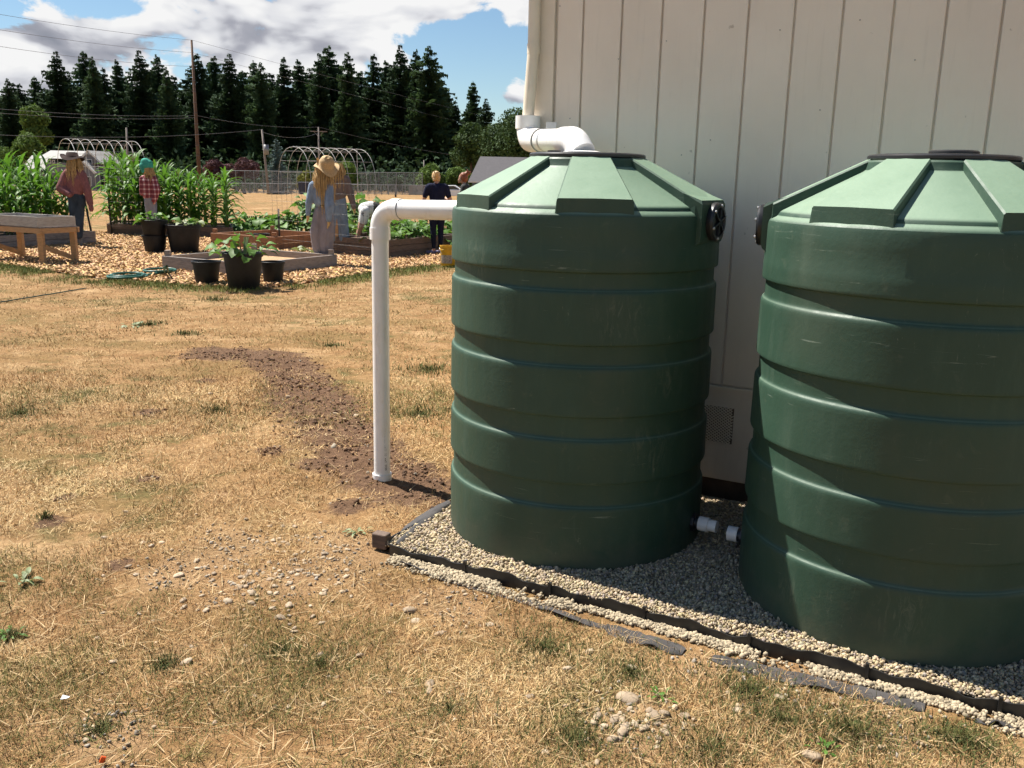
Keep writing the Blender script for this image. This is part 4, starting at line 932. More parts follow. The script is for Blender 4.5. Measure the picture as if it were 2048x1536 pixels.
tag(MB().tube(path, .008, 8).build('garden_hose', 'hose_dark', None, True), 'thin dark hose lying straight across the dry lawn at left', 'hose')

# corn
def corn_leaf(Lg, W, a0, a1, N=8):
    mb = MB(); vs = []; x = z = 0.
    for i in range(N+1):
        f = i/N; w = W*(1-f**2.2)*min(1, .55+f*2)/2+.001; vs += [(x, -w, z+.35*w), (x, 0, z), (x, w, z+.35*w+(.012*math.sin(f*17)))]
        a_ = a0+(a1-a0)*f; x += Lg/N*math.sin(a_); z += Lg/N*math.cos(a_)
    return mb.add(vs, [(i*3+j, i*3+j+1, (i+1)*3+j+1, (i+1)*3+j) for i in range(N) for j in range(2)]).me('leaf', 'corn_leaf', True)
cleaf = [corn_leaf(.85, .13, .55, 2.7), corn_leaf(.78, .13, .6, 2.4), corn_leaf(.68, .12, .4, 2.0), corn_leaf(.72, .14, .8, 2.9), corn_leaf(.5, .10, .2, 1.3)]
stalk_me = MB().tube([(0, 0, 0), (.01, 0, .6), (-.005, .01, 1.2), (0, 0, 1.62)], [.017, .015, .012, .006], 7).me('stalk', 'corn_stalk', True)
def corn(x, y, z, ht, label, group, tass):
    e = empty('corn_plant', (x, y, z), rnd.uniform(0, 6.28), label=label, cat='corn', group=group); e.scale = (ht/2,)*3
    inst('stalk', stalk_me, e); n_ = 15; a_ = rnd.uniform(0, 6)
    for k in range(n_):
        f = k/(n_-1); zz = .12+1.45*f; a_ += math.pi+rnd.uniform(-.55, .55)
        me = cleaf[4] if f > .88 else (cleaf[2] if f > .7 else cleaf[rnd.choice((0, 1, 3))])
        inst('leaf', me, e, (0, 0, zz), (rnd.uniform(-.15, .15), 0, a_), rnd.uniform(.8, 1.12))
    if tass:
        inst('tassel', tass_me, e, (0, 0, 1.58))
tm = MB()
for k in range(7): a_ = k*.9; tm.tube([(0, 0, 0), (.03*math.cos(a_), .03*math.sin(a_), .12), (.09*math.cos(a_), .09*math.sin(a_), .22)], [.004, .006, .003], 5)
tass_me = tm.me('tassel', 'tassel')
for i in range(8):
    for j in range(7):
        p0 = KL+GA*(.18+.34*j)-GB*(.15+.32*i)+Vector((rnd.uniform(-.08, .08), rnd.uniform(-.08, .08), 0))
        if j == 0 and i < 4: p0 = p0+GA*.12
        ht = rnd.uniform(1.55, 1.85)*(.88 if j < 3 else 1.04)
        corn(p0.x, p0.y, .22, ht, 'tall green corn stalk in the bed behind the planter table', 'corn in the left bed', rnd.random() < .15)
for i in range(11):
    for j in range(5):
        f = i/10; p0 = K2+e2a*(.15+3.05*f)+e2b*(.15+.4*j)+Vector((rnd.uniform(-.08, .08), rnd.uniform(-.08, .08), 0))
        ht = (1.48+.45*min(1, max(0, f-.25)*1.6))*rnd.uniform(.92, 1.06)
        corn(p0.x, p0.y, .22, ht, 'green corn stalk in the middle bed beside the plaid-shirted scarecrow', 'corn in the middle bed', rnd.random() < .12)
# squash, strawberries and beans
bxy = at(728, 470, 20.0)
for i in range(14):
    s_ = rnd.uniform(.15, 1.6); t_ = rnd.uniform(.2, 2.4); q = Vector((K5[0], K5[1], 0))+GA*s_+GB*t_
    if abs(q.x/q.y-bxy[0]/bxy[1]) < .022 and q.y < 20.4: q = q+GB*1.3
    leafy_plant((q.x, q.y, .30), .42, .42, 26, 'broad-leaved squash plant crowded in the dark three-board bed', 'plant', group='squash in the dark bed')
for (px, py, D, rad, ht, nl) in ((510, 440, 25.5, .8, .55, 60), (545, 445, 25.0, .8, .5, 60), (590, 445, 24.6, .8, .55, 60), (620, 430, 24.5, .6, 1.1, 60), (485, 455, 24.8, .6, .3, 36), (660, 440, 24.2, .7, .8, 50), (700, 440, 23.5, .5, 1.0, 50), (735, 405, 23.8, .75, 1.15, 80), (775, 440, 23.4, .5, .7, 40), (705, 460, 22.0, .5, .7, 40), (820, 450, 22.5, .8, .6, 60), (850, 455, 22.0, .6, .55, 40), (890, 440, 22.5, .5, .65, 40), (893, 500, 20.0, .3, .25, 20)):
    q = at(px, py, D); leafy_plant((q.x, q.y, .02), rad, ht, int(nl*1.35), 'sprawling green vegetable plant on the far side of the garden', 'plant', 'vegetable_plant', group='vegetables at the back of the garden', s0=1.4)
q = gp(470, 525, .16); leafy_plant((q.x, q.y, .14), .22, .12, 14, 'small grey-green seedling in the grey chip bed by the pots', 'plant', 'seedling', (2,))
q = gp(615, 503, .16); leafy_plant((q.x, q.y, .14), .16, .08, 10, 'tiny seedling in the grey chip bed near the straw-hatted scarecrow', 'plant', 'seedling', (2,))

# wire panels and posts
def wire_panel(pts, h, name_label, z0=.05, dx=.16, dz=.2, r=.0022):
    e = empty('wire_fence', (pts[0].x, pts[0].y, 0), label=name_label, cat='wire fence'); mb = MB(); o = Vector((pts[0].x, pts[0].y, 0))
    for a_, b_ in zip(pts[:-1], pts[1:]):
        d = (b_-a_); Lg = d.length; k = int(Lg/dx)
        for i in range(k+1): q = a_+d*(i/k)-o; mb.tube([q+Vector((0, 0, z0)), q+Vector((0, 0, z0+h))], r, 4, False)
        z = z0
        while z <= z0+h+.01: mb.tube([a_-o+Vector((0, 0, z)), b_-o+Vector((0, 0, z))], r, 4, False); z += dz
    tag(mb.build('wire_mesh', 'thin_wire', e), kind='stuff')
    return e, o
def tpost(e, o, q, h, tip=False, lean=0):
    MB().bar(q-o, q-o+Vector((lean, 0, h)), .03, .035).build('post', 'black_plastic', e)
    if tip: MB().bar(q-o+Vector((lean, 0, h+.002)), q-o+Vector((lean, 0, h+.16)), .031, .036).build('post_tip', 'frame_white', e)
p0, p1, p2 = gp(548, 500), gp(660, 512), gp(752, 522)
e, o = wire_panel([p0, p1, p2], 1.42, 'thin wire panel fence in front of the straw-hatted scarecrows')
tpost(e, o, gp(560, 500), .72, True); tpost(e, o, p1+Vector((.02, 0, 0)), .5)
e, o = wire_panel([gp(215, 472), gp(300, 474)], 2.0, 'thin wire panel fence before the middle corn bed', r=.0016)
tpost(e, o, gp(223, 470), .95)
e, o = wire_panel([gp(186, 488), gp(170, 484)], 1.0, 'narrow wire panel at the corner of the left corn bed')
tpost(e, o, gp(187, 487), 1.0, False, -.12)

# ------------------------------------------------------------------ figures
def capsule(mb, p0, r0, p1, r1, fx=1., fy=1., n=14):
    p0, p1 = Vector(p0), Vector(p1); d = p1-p0
    if d.length < 1e-5: d = Vector((0, 0, 1e-4)); p1 = p0+d
    d = d.normalized(); up = Vector((0, 0, 1)) if abs(d.z) < .9 else Vector((1, 0, 0)); x = d.cross(up).normalized(); y = d.cross(x)
    base = len(mb.v); rings = []
    for k in range(1, 5): a_ = math.pi/2*(1-k/4.); rings.append((p0-d*r0*math.sin(a_), r0*math.cos(a_)))
    for k in range(4, 0, -1): a_ = math.pi/2*(1-k/4.); rings.append((p1+d*r1*math.sin(a_), r1*math.cos(a_)))
    mid = (p0+p1)/2
    for c_, r_ in rings:
        for k in range(n):
            t_ = 2*math.pi*k/n; off = (x*math.cos(t_)+y*math.sin(t_))*r_; mb.v.append(c_+Vector((off.x*fx, off.y*fy, off.z)))
    m_ = len(rings)
    for i in range(m_-1):
        for k in range(n): mb.f.append((base+i*n+k, base+i*n+(k+1) % n, base+(i+1)*n+(k+1) % n, base+(i+1)*n+k))
    mb.f.append(tuple(base+k for k in reversed(range(n)))); mb.f.append(tuple(base+(m_-1)*n+k for k in range(n)))
def remeshed(name, prims, voxel, parent, smooth_it=4):
    mb = MB(); mats = []
    for q in prims:
        capsule(mb, *q[:4], *(q[5:7] if len(q) > 5 else (1, 1)))
        if q[4] not in mats: mats.append(q[4])
    tmp = bpy.data.objects.new('tmp', mb.me('tmp', mats[0])); COL.objects.link(tmp)
    md = tmp.modifiers.new('r', 'REMESH'); md.mode = 'VOXEL'; md.voxel_size = voxel; md.use_smooth_shade = True
    s_ = tmp.modifiers.new('s', 'SMOOTH'); s_.iterations = smooth_it; s_.factor = .5
    dg = bpy.context.evaluated_depsgraph_get(); dg.update(); me = bpy.data.meshes.new_from_object(tmp.evaluated_get(dg)); me.name = name
    bpy.data.objects.remove(tmp)
    me.materials.clear()
    for m_ in mats: me.materials.append(MATS[m_])
    cen = np.empty(len(me.polygons)*3, np.float32); me.polygons.foreach_get('center', cen); cen = cen.reshape(-1, 3)
    best = np.full(len(cen), 1e9); idx = np.zeros(len(cen), np.int32)
    for q in prims:
        a_, b_ = np.array(q[0], float), np.array(q[2], float); ab = b_-a_; t_ = np.clip(((cen-a_)@ab)/max(ab@ab, 1e-9), 0, 1)
        dd = np.linalg.norm((cen-a_-t_[:, None]*ab)/np.array([*(q[5:7] if len(q) > 5 else (1, 1)), 1]), axis=1)-(q[1]+(q[3]-q[1])*t_)
        k_ = dd < best; best[k_] = dd[k_]; idx[k_] = mats.index(q[4])
    me.polygons.foreach_set('material_index', idx); me.polygons.foreach_set('use_smooth', np.ones(len(me.polygons), bool)); me.update()
    o = bpy.data.objects.new(name, me); link(o, parent); return o
def hand(w, d, side, mat='skin'):
    w = Vector(w); d = Vector(d).normalized(); s = d.cross(Vector((0, 1, 0.2))).normalized()*side; c_ = w+d*.075; nrm = s.cross(d)
    pr = [(w, .024, c_, .03, mat)]
    for k, l_ in enumerate((.070, .078, .074, .058)):
        b0 = c_+s*(.030-.020*k)+d*.015; b1 = b0+d*l_*.6; pr += [(b0, .0095, b1, .009, mat), (b1, .009, b1+(d*.8+nrm*.6).normalized()*l_*.45, .007, mat)]
    t0 = w+s*.025+d*.025; t1 = t0+(s*.8+d).normalized()*.04; pr += [(t0, .012, t1, .010, mat), (t1, .010, t1+d*.03, .008, mat)]
    return pr
# woman in navy, back to the garden edge
wq = gp(874, 511); wz = .035
wm = empty('person', (wq.x, wq.y, wz), R(14), label='standing woman in navy T-shirt and leggings seen from behind', cat='person')
pr = []
for s in (-1, 1):
    pr += [((.085*s, 0, .86), .105, (.08*s, .01, .5), .064, 'navy_leggings'), ((.08*s, .01, .5), .062, (.075*s, -.015, .36), .060, 'navy_leggings'), ((.075*s, -.015, .36), .060, (.07*s, -.01, .13), .040, 'navy_leggings'),
           ((.07*s, -.01, .12), .037, (.07*s, -.01, .07), .037, 'skin'), ((.07*s, -.01, .045), .042, (.07*s-.13, .04, .032), .034, 'shoe_lilac')]
pr += [((0, 0, .93), .165, (0, .0, .90), .160, 'navy_leggings', 1.0, .78), ((0, 0, 1.0), .152, (0, 0, 1.12), .142, 'navy_tee', 1.05, .74), ((0, 0, 1.12), .145, (0, .005, 1.30), .165, 'navy_tee', 1.1, .70),
       ((-.15, 0, 1.375), .080, (.15, 0, 1.375), .080, 'navy_tee'), ((0, .0, 1.40), .055, (-.01, .03, 1.50), .050, 'skin'), ((-.015, .045, 1.555), .088, (-.02, .05, 1.60), .088, 'skin', .88, 1.0),
       ((-.03, .13, 1.56), .012, (-.03, .145, 1.545), .012, 'skin'), ((-.095, .045, 1.565), .014, (-.1, .045, 1.575), .014, 'skin'), ((.062, .045, 1.565), .014, (.068, .045, 1.575), .014, 'skin')]
pr += [((.19, 0, 1.365), .066, (.245, .01, 1.20), .058, 'navy_tee'), ((.245, .01, 1.2), .050, (.285, .02, 1.10), .042, 'skin'), ((.285, .02, 1.10), .041, (.16, .24, 1.16), .028, 'skin')]+hand((.16, .24, 1.16), (-.7, .7, 0), 1)
pr += [((-.19, 0, 1.365), .066, (-.245, .03, 1.20), .058, 'navy_tee'), ((-.245, .03, 1.2), .048, (-.27, .05, 1.10), .040, 'skin'), ((-.27, .05, 1.10), .040, (-.25, .16, .90), .027, 'skin')]+hand((-.25, .16, .90), (0, .3, -1), -1)
remeshed('body', pr, .010, wm)
hp = [((-.015, .025, 1.575), .096, (-.018, .03, 1.615), .094, 'hair_blond', .92, 1.0), ((-.02, -.05, 1.60), .05, (-.02, -.075, 1.655), .046, 'hair_blond'), ((-.05, -.06, 1.66), .025, (-.07, -.07, 1.69), .012, 'hair_blond'), ((.0, -.05, 1.63), .03, (.03, -.06, 1.66), .02, 'hair_blond'), ((-.06, -.03, 1.53), .03, (-.08, -.01, 1.50), .012, 'hair_blond'), ((.03, -.03, 1.53), .03, (.045, -.02, 1.495), .012, 'hair_blond')]
remeshed('hair', hp, .010, wm, 2)
# person bent over the squash
bq = at(731, 470, 20.0); bn = empty('person', (bq.x, bq.y, .17), R(12), label='person bent double over the squash bed in speckled white shorts', cat='person')
pr = []
for s in (-1, 1):
    y_ = .1*s
    pr += [((.0, y_, .68), .125, (-.05, y_*1.1, .48), .098, 'splatter_shorts'), ((-.05, y_*1.1, .50), .082, (-.10, y_*1.1, .36), .062, 'skin'), ((-.10, y_*1.1, .36), .060, (-.18, y_*1.1, .12), .042, 'skin'),
           ((-.18, y_*1.1, .12), .05, (-.19, y_*1.1, .05), .05, 'shoe_red'), ((-.19, y_*1.1, .04), .05, (-.33, y_*1.1, .03), .042, 'shoe_red')]
pr += [((.0, 0, .72), .155, (.12, 0, .74), .165, 'splatter_shorts'), ((.18, 0, .74), .155, (.34, 0, .66), .165, 'dark_tee'), ((.34, 0, .66), .160, (.48, 0, .58), .14, 'dark_tee'),
       ((.5, -.15, .55), .075, (.5, .15, .55), .075, 'dark_tee'), ((.52, 0, .54), .055, (.6, 0, .48), .05, 'skin'), ((.64, 0, .44), .09, (.67, 0, .40), .09, 'skin')]
for s in (-1, 1): pr += [((.5, .17*s, .54), .062, (.40, .19*s, .42), .055, 'dark_tee'), ((.40, .19*s, .42), .048, (.3, .18*s, .33), .042, 'skin'), ((.3, .18*s, .33), .04, (.17, .14*s, .16), .028, 'skin')]+hand((.17, .14*s, .16), (-.3, 0, -1), s)
remeshed('body', pr, .011, bn)
remeshed('hair', [((.62, 0, .47), .09, (.68, 0, .43), .092, 'hair_blond')], .012, bn, 2)
# third woman, bun of red hair
tq = at(930, 480, 20.6); tn = empty('person', (tq.x, tq.y, .035), R(78), label='red-haired woman with a messy bun looking down behind the tank', cat='person')
pr = []
for s in (-1, 1):
    pr += [((.085*s, 0, .86), .10, (.08*s, .02, .5), .064, 'denim_dark'), ((.08*s, .02, .5), .064, (.075*s, -.01, .10), .042, 'denim_dark'), ((.075*s, 0, .045), .042, (.08*s, .13, .032), .034, 'shoe_lilac')]
pr += [((0, 0, .92), .155, (0, 0, .95), .155, 'denim_dark', 1, .8), ((0, 0, 1.0), .145, (0, 0, 1.3), .155, 'dark_tee', 1.1, .7), ((-.14, 0, 1.37), .075, (.14, 0, 1.37), .075, 'dark_tee'), ((0, 0.01, 1.40), .05, (0, .05, 1.49), .048, 'skin'), ((0, .075, 1.53), .086, (0, .065, 1.585), .088, 'skin', .88, 1),
       ((0, .165, 1.53), .013, (0, .172, 1.515), .012, 'skin'), ((0, .145, 1.475), .02, (0, .15, 1.47), .02, 'skin')]
for s in (-1, 1): pr += [((.18*s, 0, 1.36), .06, (.24*s, .02, 1.2), .054, 'dark_tee'), ((.24*s, .02, 1.2), .046, (.26*s, .04, 1.08), .04, 'skin'), ((.26*s, .04, 1.08), .04, (.12*s, .25, 1.0), .027, 'skin')]+hand((.12*s, .25, 1.0), (-.5*s, .8, 0), s)
remeshed('body', pr, .011, tn)
remeshed('hair', [((0, .035, 1.56), .096, (0, .04, 1.605), .093, 'hair_red', .95, 1), ((0, -.03, 1.66), .055, (0.01, -.045, 1.68), .05, 'hair_red'), ((.02, -.08, 1.66), .03, (.03, -.10, 1.70), .015, 'hair_red'), ((-.02, -.05, 1.72), .02, (-.03, -.05, 1.75), .012, 'hair_red')], .010, tn, 2)

# scarecrows
def strands(c, rad, length, n_, spread, z_jit=.05, seed=3, front=(0, -1)):
    r_ = random.Random(seed); mb = MB()
    for k in range(n_):
        a_ = r_.uniform(0, 6.28); rr = rad*r_.uniform(.75, 1.05); p = Vector((c[0]+rr*math.cos(a_), c[1]+rr*math.sin(a_), c[2]+r_.uniform(-z_jit, z_jit))); l_ = length*r_.uniform(.55, 1.1)
        q = p+Vector((math.cos(a_)*spread*r_.uniform(0, 1), math.sin(a_)*spread*r_.uniform(0, 1), -l_)); m_ = (p+q)/2+Vector((math.cos(a_)*.03+r_.uniform(-.02, .02), math.sin(a_)*.03, 0))
        mb.tube([p, m_, q], [.006, .0065, .003], 4)
    return mb
def crow(loc, rz, label, upper, lower, lean=0.):
    e = empty('scarecrow', loc, rz, label=label, cat='scarecrow'); e.rotation_euler = (0, lean, rz); return e
# 1: brown felt hat, mauve jumper, jeans
s1 = at(158, 470, 19.45); e = crow((s1.x, s1.y, .20), 0, 'scarecrow in brown felt hat, mauve jumper and dark jeans by the left corn', 0, 0)
MB().bar((0, .06, -.2), (0, .06, 1.5), .04, .06).build('post', 'wood_grey', e)
remeshed('trousers', [((-.02, 0, .84), .155, (0, 0, .90), .16, 'denim_dark', 1, .8), ((-.05, 0, .82), .115, (-.07, 0, .45), .092, 'denim_dark'), ((-.07, 0, .45), .092, (-.10, .0, .04), .085, 'denim_dark'), ((.08, .02, .82), .115, (.03, .03, .45), .095, 'denim_dark'), ((.03, .03, .45), .095, (-.02, .02, .04), .085, 'denim_dark')], .016, e)
remeshed('jumper', [((0, 0, .96), .175, (.02, 0, 1.2), .19, 'mauve_knit', 1, .75), ((-.13, 0, 1.34), .085, (.15, 0, 1.34), .085, 'mauve_knit'), ((.18, 0, 1.31), .085, (.27, -.02, .98), .085, 'mauve_knit'), ((.27, -.02, .98), .085, (.31, -.03, .72), .065, 'mauve_knit'), ((-.17, 0, 1.30), .085, (-.26, -.10, 1.02), .09, 'mauve_knit'), ((-.26, -.10, 1.02), .09, (-.05, -.17, .90), .07, 'mauve_knit')], .016, e)
MB().tube([(.315, -.03, .70), (.325, -.03, .60), (.32, -.03, .55)], [.045, .05, .03], 10).build('glove', 'mauve_knit', e, True)
MB().lathe([(0, 1.36), (.08, 1.38), (.115, 1.5), (.10, 1.62), (0, 1.66)], 18, caps=(False, False)).build('head', 'straw', e, True)
strands((.03, 0, 1.6), .12, .48, 150, .05, .06, 5).build('straw_hair', 'straw', e)
mb = MB(); vs = []; NB = 28
for i in range(NB):
    a_ = 6.283*i/NB
    for rr, zz in ((.05, 1.77), (.10, 1.76), (.118, 1.68), (.17, 1.665+.03*math.cos(2*a_)), (.215, 1.645+.05*math.cos(2*a_+.4)-.04*math.cos(a_))): vs.append((rr*math.cos(a_)*1.1, rr*math.sin(a_), zz))
mb.add(vs, [(i*5+j, ((i+1) % NB)*5+j, ((i+1) % NB)*5+j+1, i*5+j+1) for i in range(NB) for j in range(4)]+[tuple(i*5 for i in range(NB))]); mb.build('hat', 'felt_hat', e, True)
# 2: teal hood, plaid shirt
s2 = at(302, 447, 22.45); e = crow((s2.x, s2.y, .12), 0, 'scarecrow in teal headscarf, red plaid shirt and pale trousers', 0, 0)
MB().bar((0, .06, -.1), (0, .06, 1.5), .04, .05).build('post', 'wood_grey', e)
remeshed('trousers', [((.02, 0, .80), .14, (.02, 0, .86), .14, 'pale_trousers', 1, .7), ((-.03, 0, .8), .10, (-.04, .02, .1), .055, 'pale_trousers'), ((.08, 0, .8), .10, (.09, 0, .06), .065, 'pale_trousers')], .016, e)
remeshed('shirt', [((.0, 0, .92), .16, (.0, 0, 1.22), .17, 'plaid', 1, .72), ((-.10, 0, 1.32), .075, (.12, 0, 1.32), .08, 'plaid'), ((.15, -.02, 1.3), .085, (.22, -.06, 1.04), .095, 'plaid'), ((.22, -.06, 1.04), .095, (.16, -.1, .80), .07, 'plaid'), ((-.14, 0, 1.3), .07, (-.17, 0, .95), .06, 'plaid')], .016, e)
MB().tube([(.16, -.1, .78), (.155, -.11, .70)], [.045, .03], 8).build('glove', 'plaid', e, True)
MB().lathe([(0, 1.38), (.08, 1.40), (.115, 1.52), (.10, 1.64), (0, 1.68)], 18, caps=(False, False)).build('head', 'straw', e, True)
strands((.05, 0, 1.55), .09, .34, 90, .04, .05, 9).build('straw_hair', 'straw', e)
remeshed('headscarf', [((-.02, 0, 1.62), .135, (-.03, 0, 1.68), .12, 'teal_cloth'), ((-.08, -.05, 1.60), .09, (-.07, -.10, 1.46), .03, 'teal_cloth'), ((.06, 0, 1.66), .09, (.10, -.02, 1.60), .06, 'teal_cloth')], .014, e, 2)
# 3: straw hat, chambray shirt, grey balloon trousers
s3 = gp(645, 507, .22); e = crow((s3.x, s3.y, .06), 0, 'scarecrow in straw hat, blue shirt and baggy grey trousers on the grey bed corner', 0, 0)
for x_ in (-.06, .12): MB().bar((x_, .02, 0), (x_, .02, .5), .07, .07).build('post', 'wood_grey', e)
MB().bar((.03, .06, .3), (.03, .06, 1.6), .045, .045).build('post', 'wood_grey', e)
remeshed('trousers', [((.03, 0, .98), .10, (.03, 0, 1.02), .085, 'grey_cloth', 1.3, .8), ((-.03, 0, .92), .10, (-.10, 0, .55), .118, 'grey_cloth'), ((-.10, 0, .55), .118, (-.085, 0, .26), .10, 'grey_cloth'), ((-.085, 0, .26), .098, (-.075, 0, .17), .075, 'grey_cloth'), ((.11, -.02, .92), .105, (.11, -.03, .55), .125, 'grey_cloth'), ((.11, -.03, .55), .125, (.09, -.02, .24), .11, 'grey_cloth'), ((.09, -.02, .25), .105, (.085, -.02, .16), .08, 'grey_cloth')], .015, e)
remeshed('shirt', [((.0, -.02, 1.10), .125, (.0, 0, 1.26), .15, 'chambray', 1.1, .8), ((-.1, 0, 1.38), .085, (.14, 0, 1.38), .085, 'chambray'), ((-.14, 0, 1.36), .08, (-.22, -.02, 1.05), .062, 'chambray'), ((-.22, -.02, 1.05), .062, (-.235, -.02, .86), .045, 'chambray'), ((.16, -.06, 1.34), .085, (.17, -.13, 1.02), .085, 'chambray'), ((.17, -.13, 1.02), .085, (.16, -.14, .78), .055, 'chambray')], .015, e)
MB().tube([(.03-.12, -.02, 1.03), (.03, -.10, 1.02), (.15, -.02, 1.03), (.03, .08, 1.03), (-.09, -.02, 1.03)], .014, 6).build('waist_cord', 'felt_hat', e, True)
for q in ((-.235, -.02, .83), (.16, -.14, .74)): MB().tube([Vector(q), Vector(q)+Vector((-.01, 0, -.06)), Vector(q)+Vector((-.03, 0, -.12))], [.03, .025, .01], 8).build('straw_hand', 'straw', e)
MB().lathe([(0, 1.42), (.08, 1.44), (.115, 1.56), (.10, 1.68), (0, 1.72)], 18, c=(.05, 0, 0), caps=(False, False)).build('head', 'straw', e, True)
strands((.06, 0, 1.68), .12, .55, 190, .10, .07, 12).build('straw_hair', 'straw', e); strands((.05, -.05, 1.6), .06, .75, 60, .04, .05, 13).build('straw_hair', 'straw', e)
ht = MB(); vs = []; NB = 32
for i in range(NB):
    a_ = 6.283*i/NB; wv = .03*math.sin(3*a_+1)+.04*math.sin(2*a_)
    for rr, zz in ((.04, .185), (.10, .165), (.135, .10), (.14, .015), (.185, -.01+wv*.4), (.225, -.015+wv)): vs.append((rr*math.cos(a_), rr*math.sin(a_), zz))
ht.add(vs, [(i*6+j, ((i+1) % NB)*6+j, ((i+1) % NB)*6+j+1, i*6+j+1) for i in range(NB) for j in range(5)]+[tuple(i*6 for i in range(NB))])
ho = ht.build('hat', 'straw_hat', e, True, (.12, -.04, 1.70)); ho.rotation_euler = (R(28), R(14), 0)
mb = MB(); vs = []
for i in range(10):
    f = i/9; vs += [(-.06+.02*math.sin(f*3), -.06, 1.58+.26*f), (-.02, -.02+.04*math.sin(f*3.1), 1.57+.28*f), (-.035, -.01, 1.57+.28*f)]
mb.add(vs, [(i*3+j, i*3+(j+1) % 3, (i+1)*3+(j+1) % 3, (i+1)*3+j) for i in range(9) for j in range(3)]); mb.build('hat_brim', 'straw_hat', e, True)
# 4: taupe blouse, light jeans, just behind
s4 = at(682, 478, 18.75); e = crow((s4.x, s4.y, .30), 0, 'scarecrow in taupe blouse and light jeans half hidden behind the straw-hatted one', 0, 0)
MB().bar((-.08, 0, -.2), (-.08, 0, 1.4), .06, .05).build('post', 'wood_new', e)
remeshed('trousers', [((.0, 0, .80), .13, (0, 0, .85), .12, 'denim_light', 1, .7), ((.03, 0, .78), .10, (.05, 0, .42), .105, 'denim_light'), ((.05, 0, .42), .105, (.07, 0, .02), .115, 'denim_light'), ((-.08, .05, .78), .085, (-.15, .05, .02), .08, 'denim_light')], .015, e)
remeshed('blouse', [((-.02, 0, .90), .14, (0, 0, 1.15), .15, 'taupe_cloth', 1, .75), ((-.13, 0, 1.24), .08, (.12, 0, 1.24), .08, 'taupe_cloth'), ((.14, 0, 1.22), .08, (.22, 0, .92), .075, 'taupe_cloth'), ((.22, 0, .92), .075, (.28, -.02, .68), .055, 'taupe_cloth'), ((-.15, 0, 1.22), .075, (-.2, 0, .9), .06, 'taupe_cloth')], .015, e)
MB().tube([(.285, -.02, .65), (.30, -.02, .56)], [.035, .02], 8).build('straw_hand', 'straw', e)
MB().lathe([(0, 1.26), (.08, 1.28), (.11, 1.40), (.10, 1.52), (0, 1.56)], 18, c=(-.06, 0, 0), caps=(False, False)).build('head', 'straw', e, True)
strands((-.05, 0, 1.5), .12, .42, 120, .06, .06, 17).build('straw_hair', 'straw', e)

# ------------------------------------------------------------------ far side of the field
def gz(x, y): return float(ground_z(x, y))
def hoop_frame(px_l, px_r, py_top, D, half_px, nh, label):
    s = D/F_PX; base = -.0238*max(0, D-68); lat = (px_r-px_l)*s; ridge = at((px_l+px_r)/2, py_top, D); H = ridge.z-base; hwl = half_px*s
    phi = R(37); hw = hwl/math.sin(phi); Lg = lat/math.cos(phi); ax = Vector((math.cos(phi), math.sin(phi), 0)); hv = Vector((-math.sin(phi), math.cos(phi), 0))
    e = empty('hoop_house_frame', (ridge.x, ridge.y, base), label=label, cat='hoop house')
    def hp(k, f):  # k along, f 0..1 round the arch
        t_ = math.pi*f; c_ = math.cos(t_); s_ = math.sin(t_)
        return ax*(-Lg/2+Lg*k)+hv*(hw*math.copysign(abs(c_)**.8, c_))+Vector((0, 0, H*s_**.75))
    for i in range(nh):
        MB().tube([hp(i/(nh-1), j/18) for j in range(19)], .022, 6).build('hoop', 'frame_white', e, True)
    for f in (.0, .12, .22, .35, .5, .65, .78, .88, 1.0):
        MB().tube([hp(0, f)+Vector((0, 0, .03)), hp(1, f)+Vector((0, 0, .03))], .016, 6).build('purlin', 'frame_white', e, True)
    MB().tube([hp(1, 0).lerp(hp(1, 1), .5), hp(1, .5)], .035, 6).build('end_post', 'frame_white', e)
hoop_frame(598, 705, 296, 85, 47, 8, 'bare white hoop house frame behind the straw-hatted scarecrow')
hoop_frame(150, 246, 280, 82, 58, 8, 'bare white hoop house frame above the grey house at left')

def link_fence(p0, p1, h, nposts, label, sag=0):
    e = empty('chain_link_fence', p0, label=label, cat='fence'); d = p1-p0; Lg = d.length
    for i in range(nposts+1):
        q = d*(i/nposts); MB().tube([q, q+Vector((0, 0, h))], .055, 6).build('post', 'galvanised', e)
    for z in (h, .1): MB().tube([Vector((0, 0, z)), d+Vector((0, 0, z))], .04, 5).build('rail', 'galvanised', e)
    mb = MB(); n_ = int(Lg/.22)
    for i in range(n_):
        for sg in (1, -1):
            a_ = d*(i/n_)+Vector((0, 0, .05)); f = min(1, max(0, i/n_+sg*h/Lg)); b_ = d*f+Vector((0, 0, .05+abs(f-i/n_)*Lg))
            if (b_-a_).length > .1: mb.tube([a_, b_], .011, 3, False)
    tag(mb.build('wire_mesh', 'fence_mesh', e), kind='stuff')
link_fence(at(455, 384, 121), at(845, 388, 124), 2.75, 22, 'tall chain link fence in front of the dark conifers')
link_fence(at(430, 386, 112), at(900, 391, 114), 1.2, 34, 'low chain link fence along the far edge of the dry field')
wf = empty('board_fence', at(820, 389, 128), label='grey board fence left of the dark-roofed house', cat='fence'); a_, b_ = at(820, 389, 128), at(960, 391, 130)
nb = 60; bdm = MB().box((0, 0, .6), (.155, .03, 1.3)).me('board', 'wood_grey')
for i in range(nb): inst('board', bdm, wf, (b_-a_)*(i/nb), scale=(1, 1, rnd.uniform(.98, 1.03)))

def house(D, px0, base_py, label): pass
